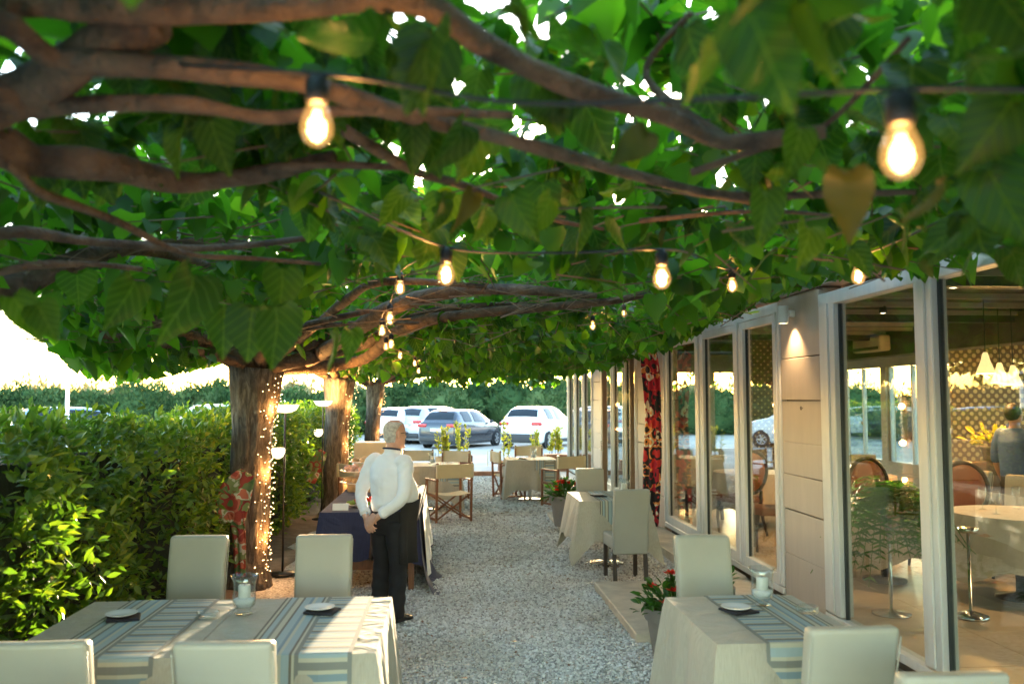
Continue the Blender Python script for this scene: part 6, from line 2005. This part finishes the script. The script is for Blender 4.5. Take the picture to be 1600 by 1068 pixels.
        cut = .25 if z > .06 else -.15 if z > .0 else -.35
        rg.append([H(rx * cos(a), max(-9, min((fr if sin(a) > 0 else bk) * sin(a), (0.05 if z > .06 else -.005 if z > .02 else -.03))), z) for a in np.linspace(0, 2 * pi, 24, endpoint=False)])
    m.loft(rg)
    remesh(m, 'hair', 'grey_hair', t, .006, 3)
    # --- glasses
    m = MB()
    for s in (-1, 1):
        m.tube([H(s * .079, -.01, .008), H(s * .080, .06, .012), H(s * .066, .098, .012)], .0028, 6)
        m.tube([H(s * .034 + .027 * cos(a), .102 - .012 * abs(s * .034 + .027 * cos(a)) / .06, .004 + .019 * sin(a)) for a in np.linspace(0, 2 * pi, 15)], .0025, 6, cap=False)
    m.tube([H(-.01, .106, .006), H(.01, .106, .006)], .0025, 6)
    m.build('glasses', 'black_metal', t, smooth=True)
    # --- shoes
    for s in (-1, 1):
        m = MB().loft([[(s * .10 + w * cos(a), y, max(0, .0 + hgt * (.5 + .5 * sin(a)))) for a in np.linspace(0, 2 * pi, 14, endpoint=False)] for y, w, hgt in ((-.085, .026, .05), (-.06, .038, .085), (0, .040, .095), (.06, .043, .075), (.12, .046, .052), (.165, .036, .040), (.185, .015, .025))])
        m.build('shoe', 'black_metal', t, smooth=True)
    bb = MB().tube([A[-1][2] + Vector((0.033 * cos(a) * .8, .012 * sin(a), .03 * sin(a))) + Vector((-.02, 0, .03)) for a in np.linspace(0, 2 * pi, 17)], .005, 6, cap=False)
    bb.build('watch', 'steel', t, smooth=True)
waiter()

# a guest standing inside, seen at the frame's edge through the glass
def guest():
    t = thing('person', 'person in a blue shirt with dark hair standing inside the dining room', 'person', (6.26, 9.1, FZ + .004), radians(-70))
    b = MB()
    b.ell((0, .01, 1.54), (.074, .092, .115), 18, 12); b.ell((0, .10, 1.52), (.012, .02, .02), 8, 6)
    for s in (-1, 1):
        b.ell((s * .076, 0, 1.53), (.01, .018, .03), 8, 6)
        limb(b, [(s * .19, 0, 1.32), (s * .23, -.01, 1.05), (s * .22, .07, .82)], [.045, .04, .026])
        hand(b, (s * .22, .07, .82), (0, .2, -1), (s, 0, 0), 1.0, .5, -s)
        limb(b, [(s * .085, 0, .86), (s * .09, .015, .46), (s * .095, -.01, .08)], [.075, .05, .035])
        b.ell((s * .095, .05, .03), (.04, .12, .03), 10, 6)
    b.loft([oval((0, 0, .8), .14, .1), oval((0, 0, 1.1), .15, .11), oval((0, 0, 1.34), .12, .07), oval((0, 0, 1.40), .055, .055), oval((0, .005, 1.46), .053, .055)])
    remesh(b, 'body', 'skin', t, .009, 3)
    m = MB().loft([oval((0, 0, .86), .17, .125), oval((0, 0, 1.05), .175, .13), oval((0, 0, 1.25), .19, .125), oval((0, 0, 1.35), .17, .09), oval((0, 0, 1.40), .085, .07)])
    for s in (-1, 1):
        limb(m, [(s * .16, 0, 1.33), (s * .21, -.005, 1.2), (s * .23, -.01, 1.05)], [.07, .065, .055])
    remesh(m, 'shirt', 'blue_shirt', t, .010, 4)
    m = MB().loft([oval((0, 0, .92), .168, .122), oval((0, 0, .75), .17, .12)])
    for s in (-1, 1):
        m.loft([oval((s * .085, 0, .8), .092, .11), oval((s * .09, .01, .46), .07, .08), oval((s * .095, -.01, .06), .06, .07)])
    remesh(m, 'trousers', 'black_trousers', t, .011, 4)
    m = MB().ell((0, -.018, 1.57), (.084, .095, .105), 18, 12)
    remesh(m, 'hair', 'dark_hair', t, .008, 2)
guest()
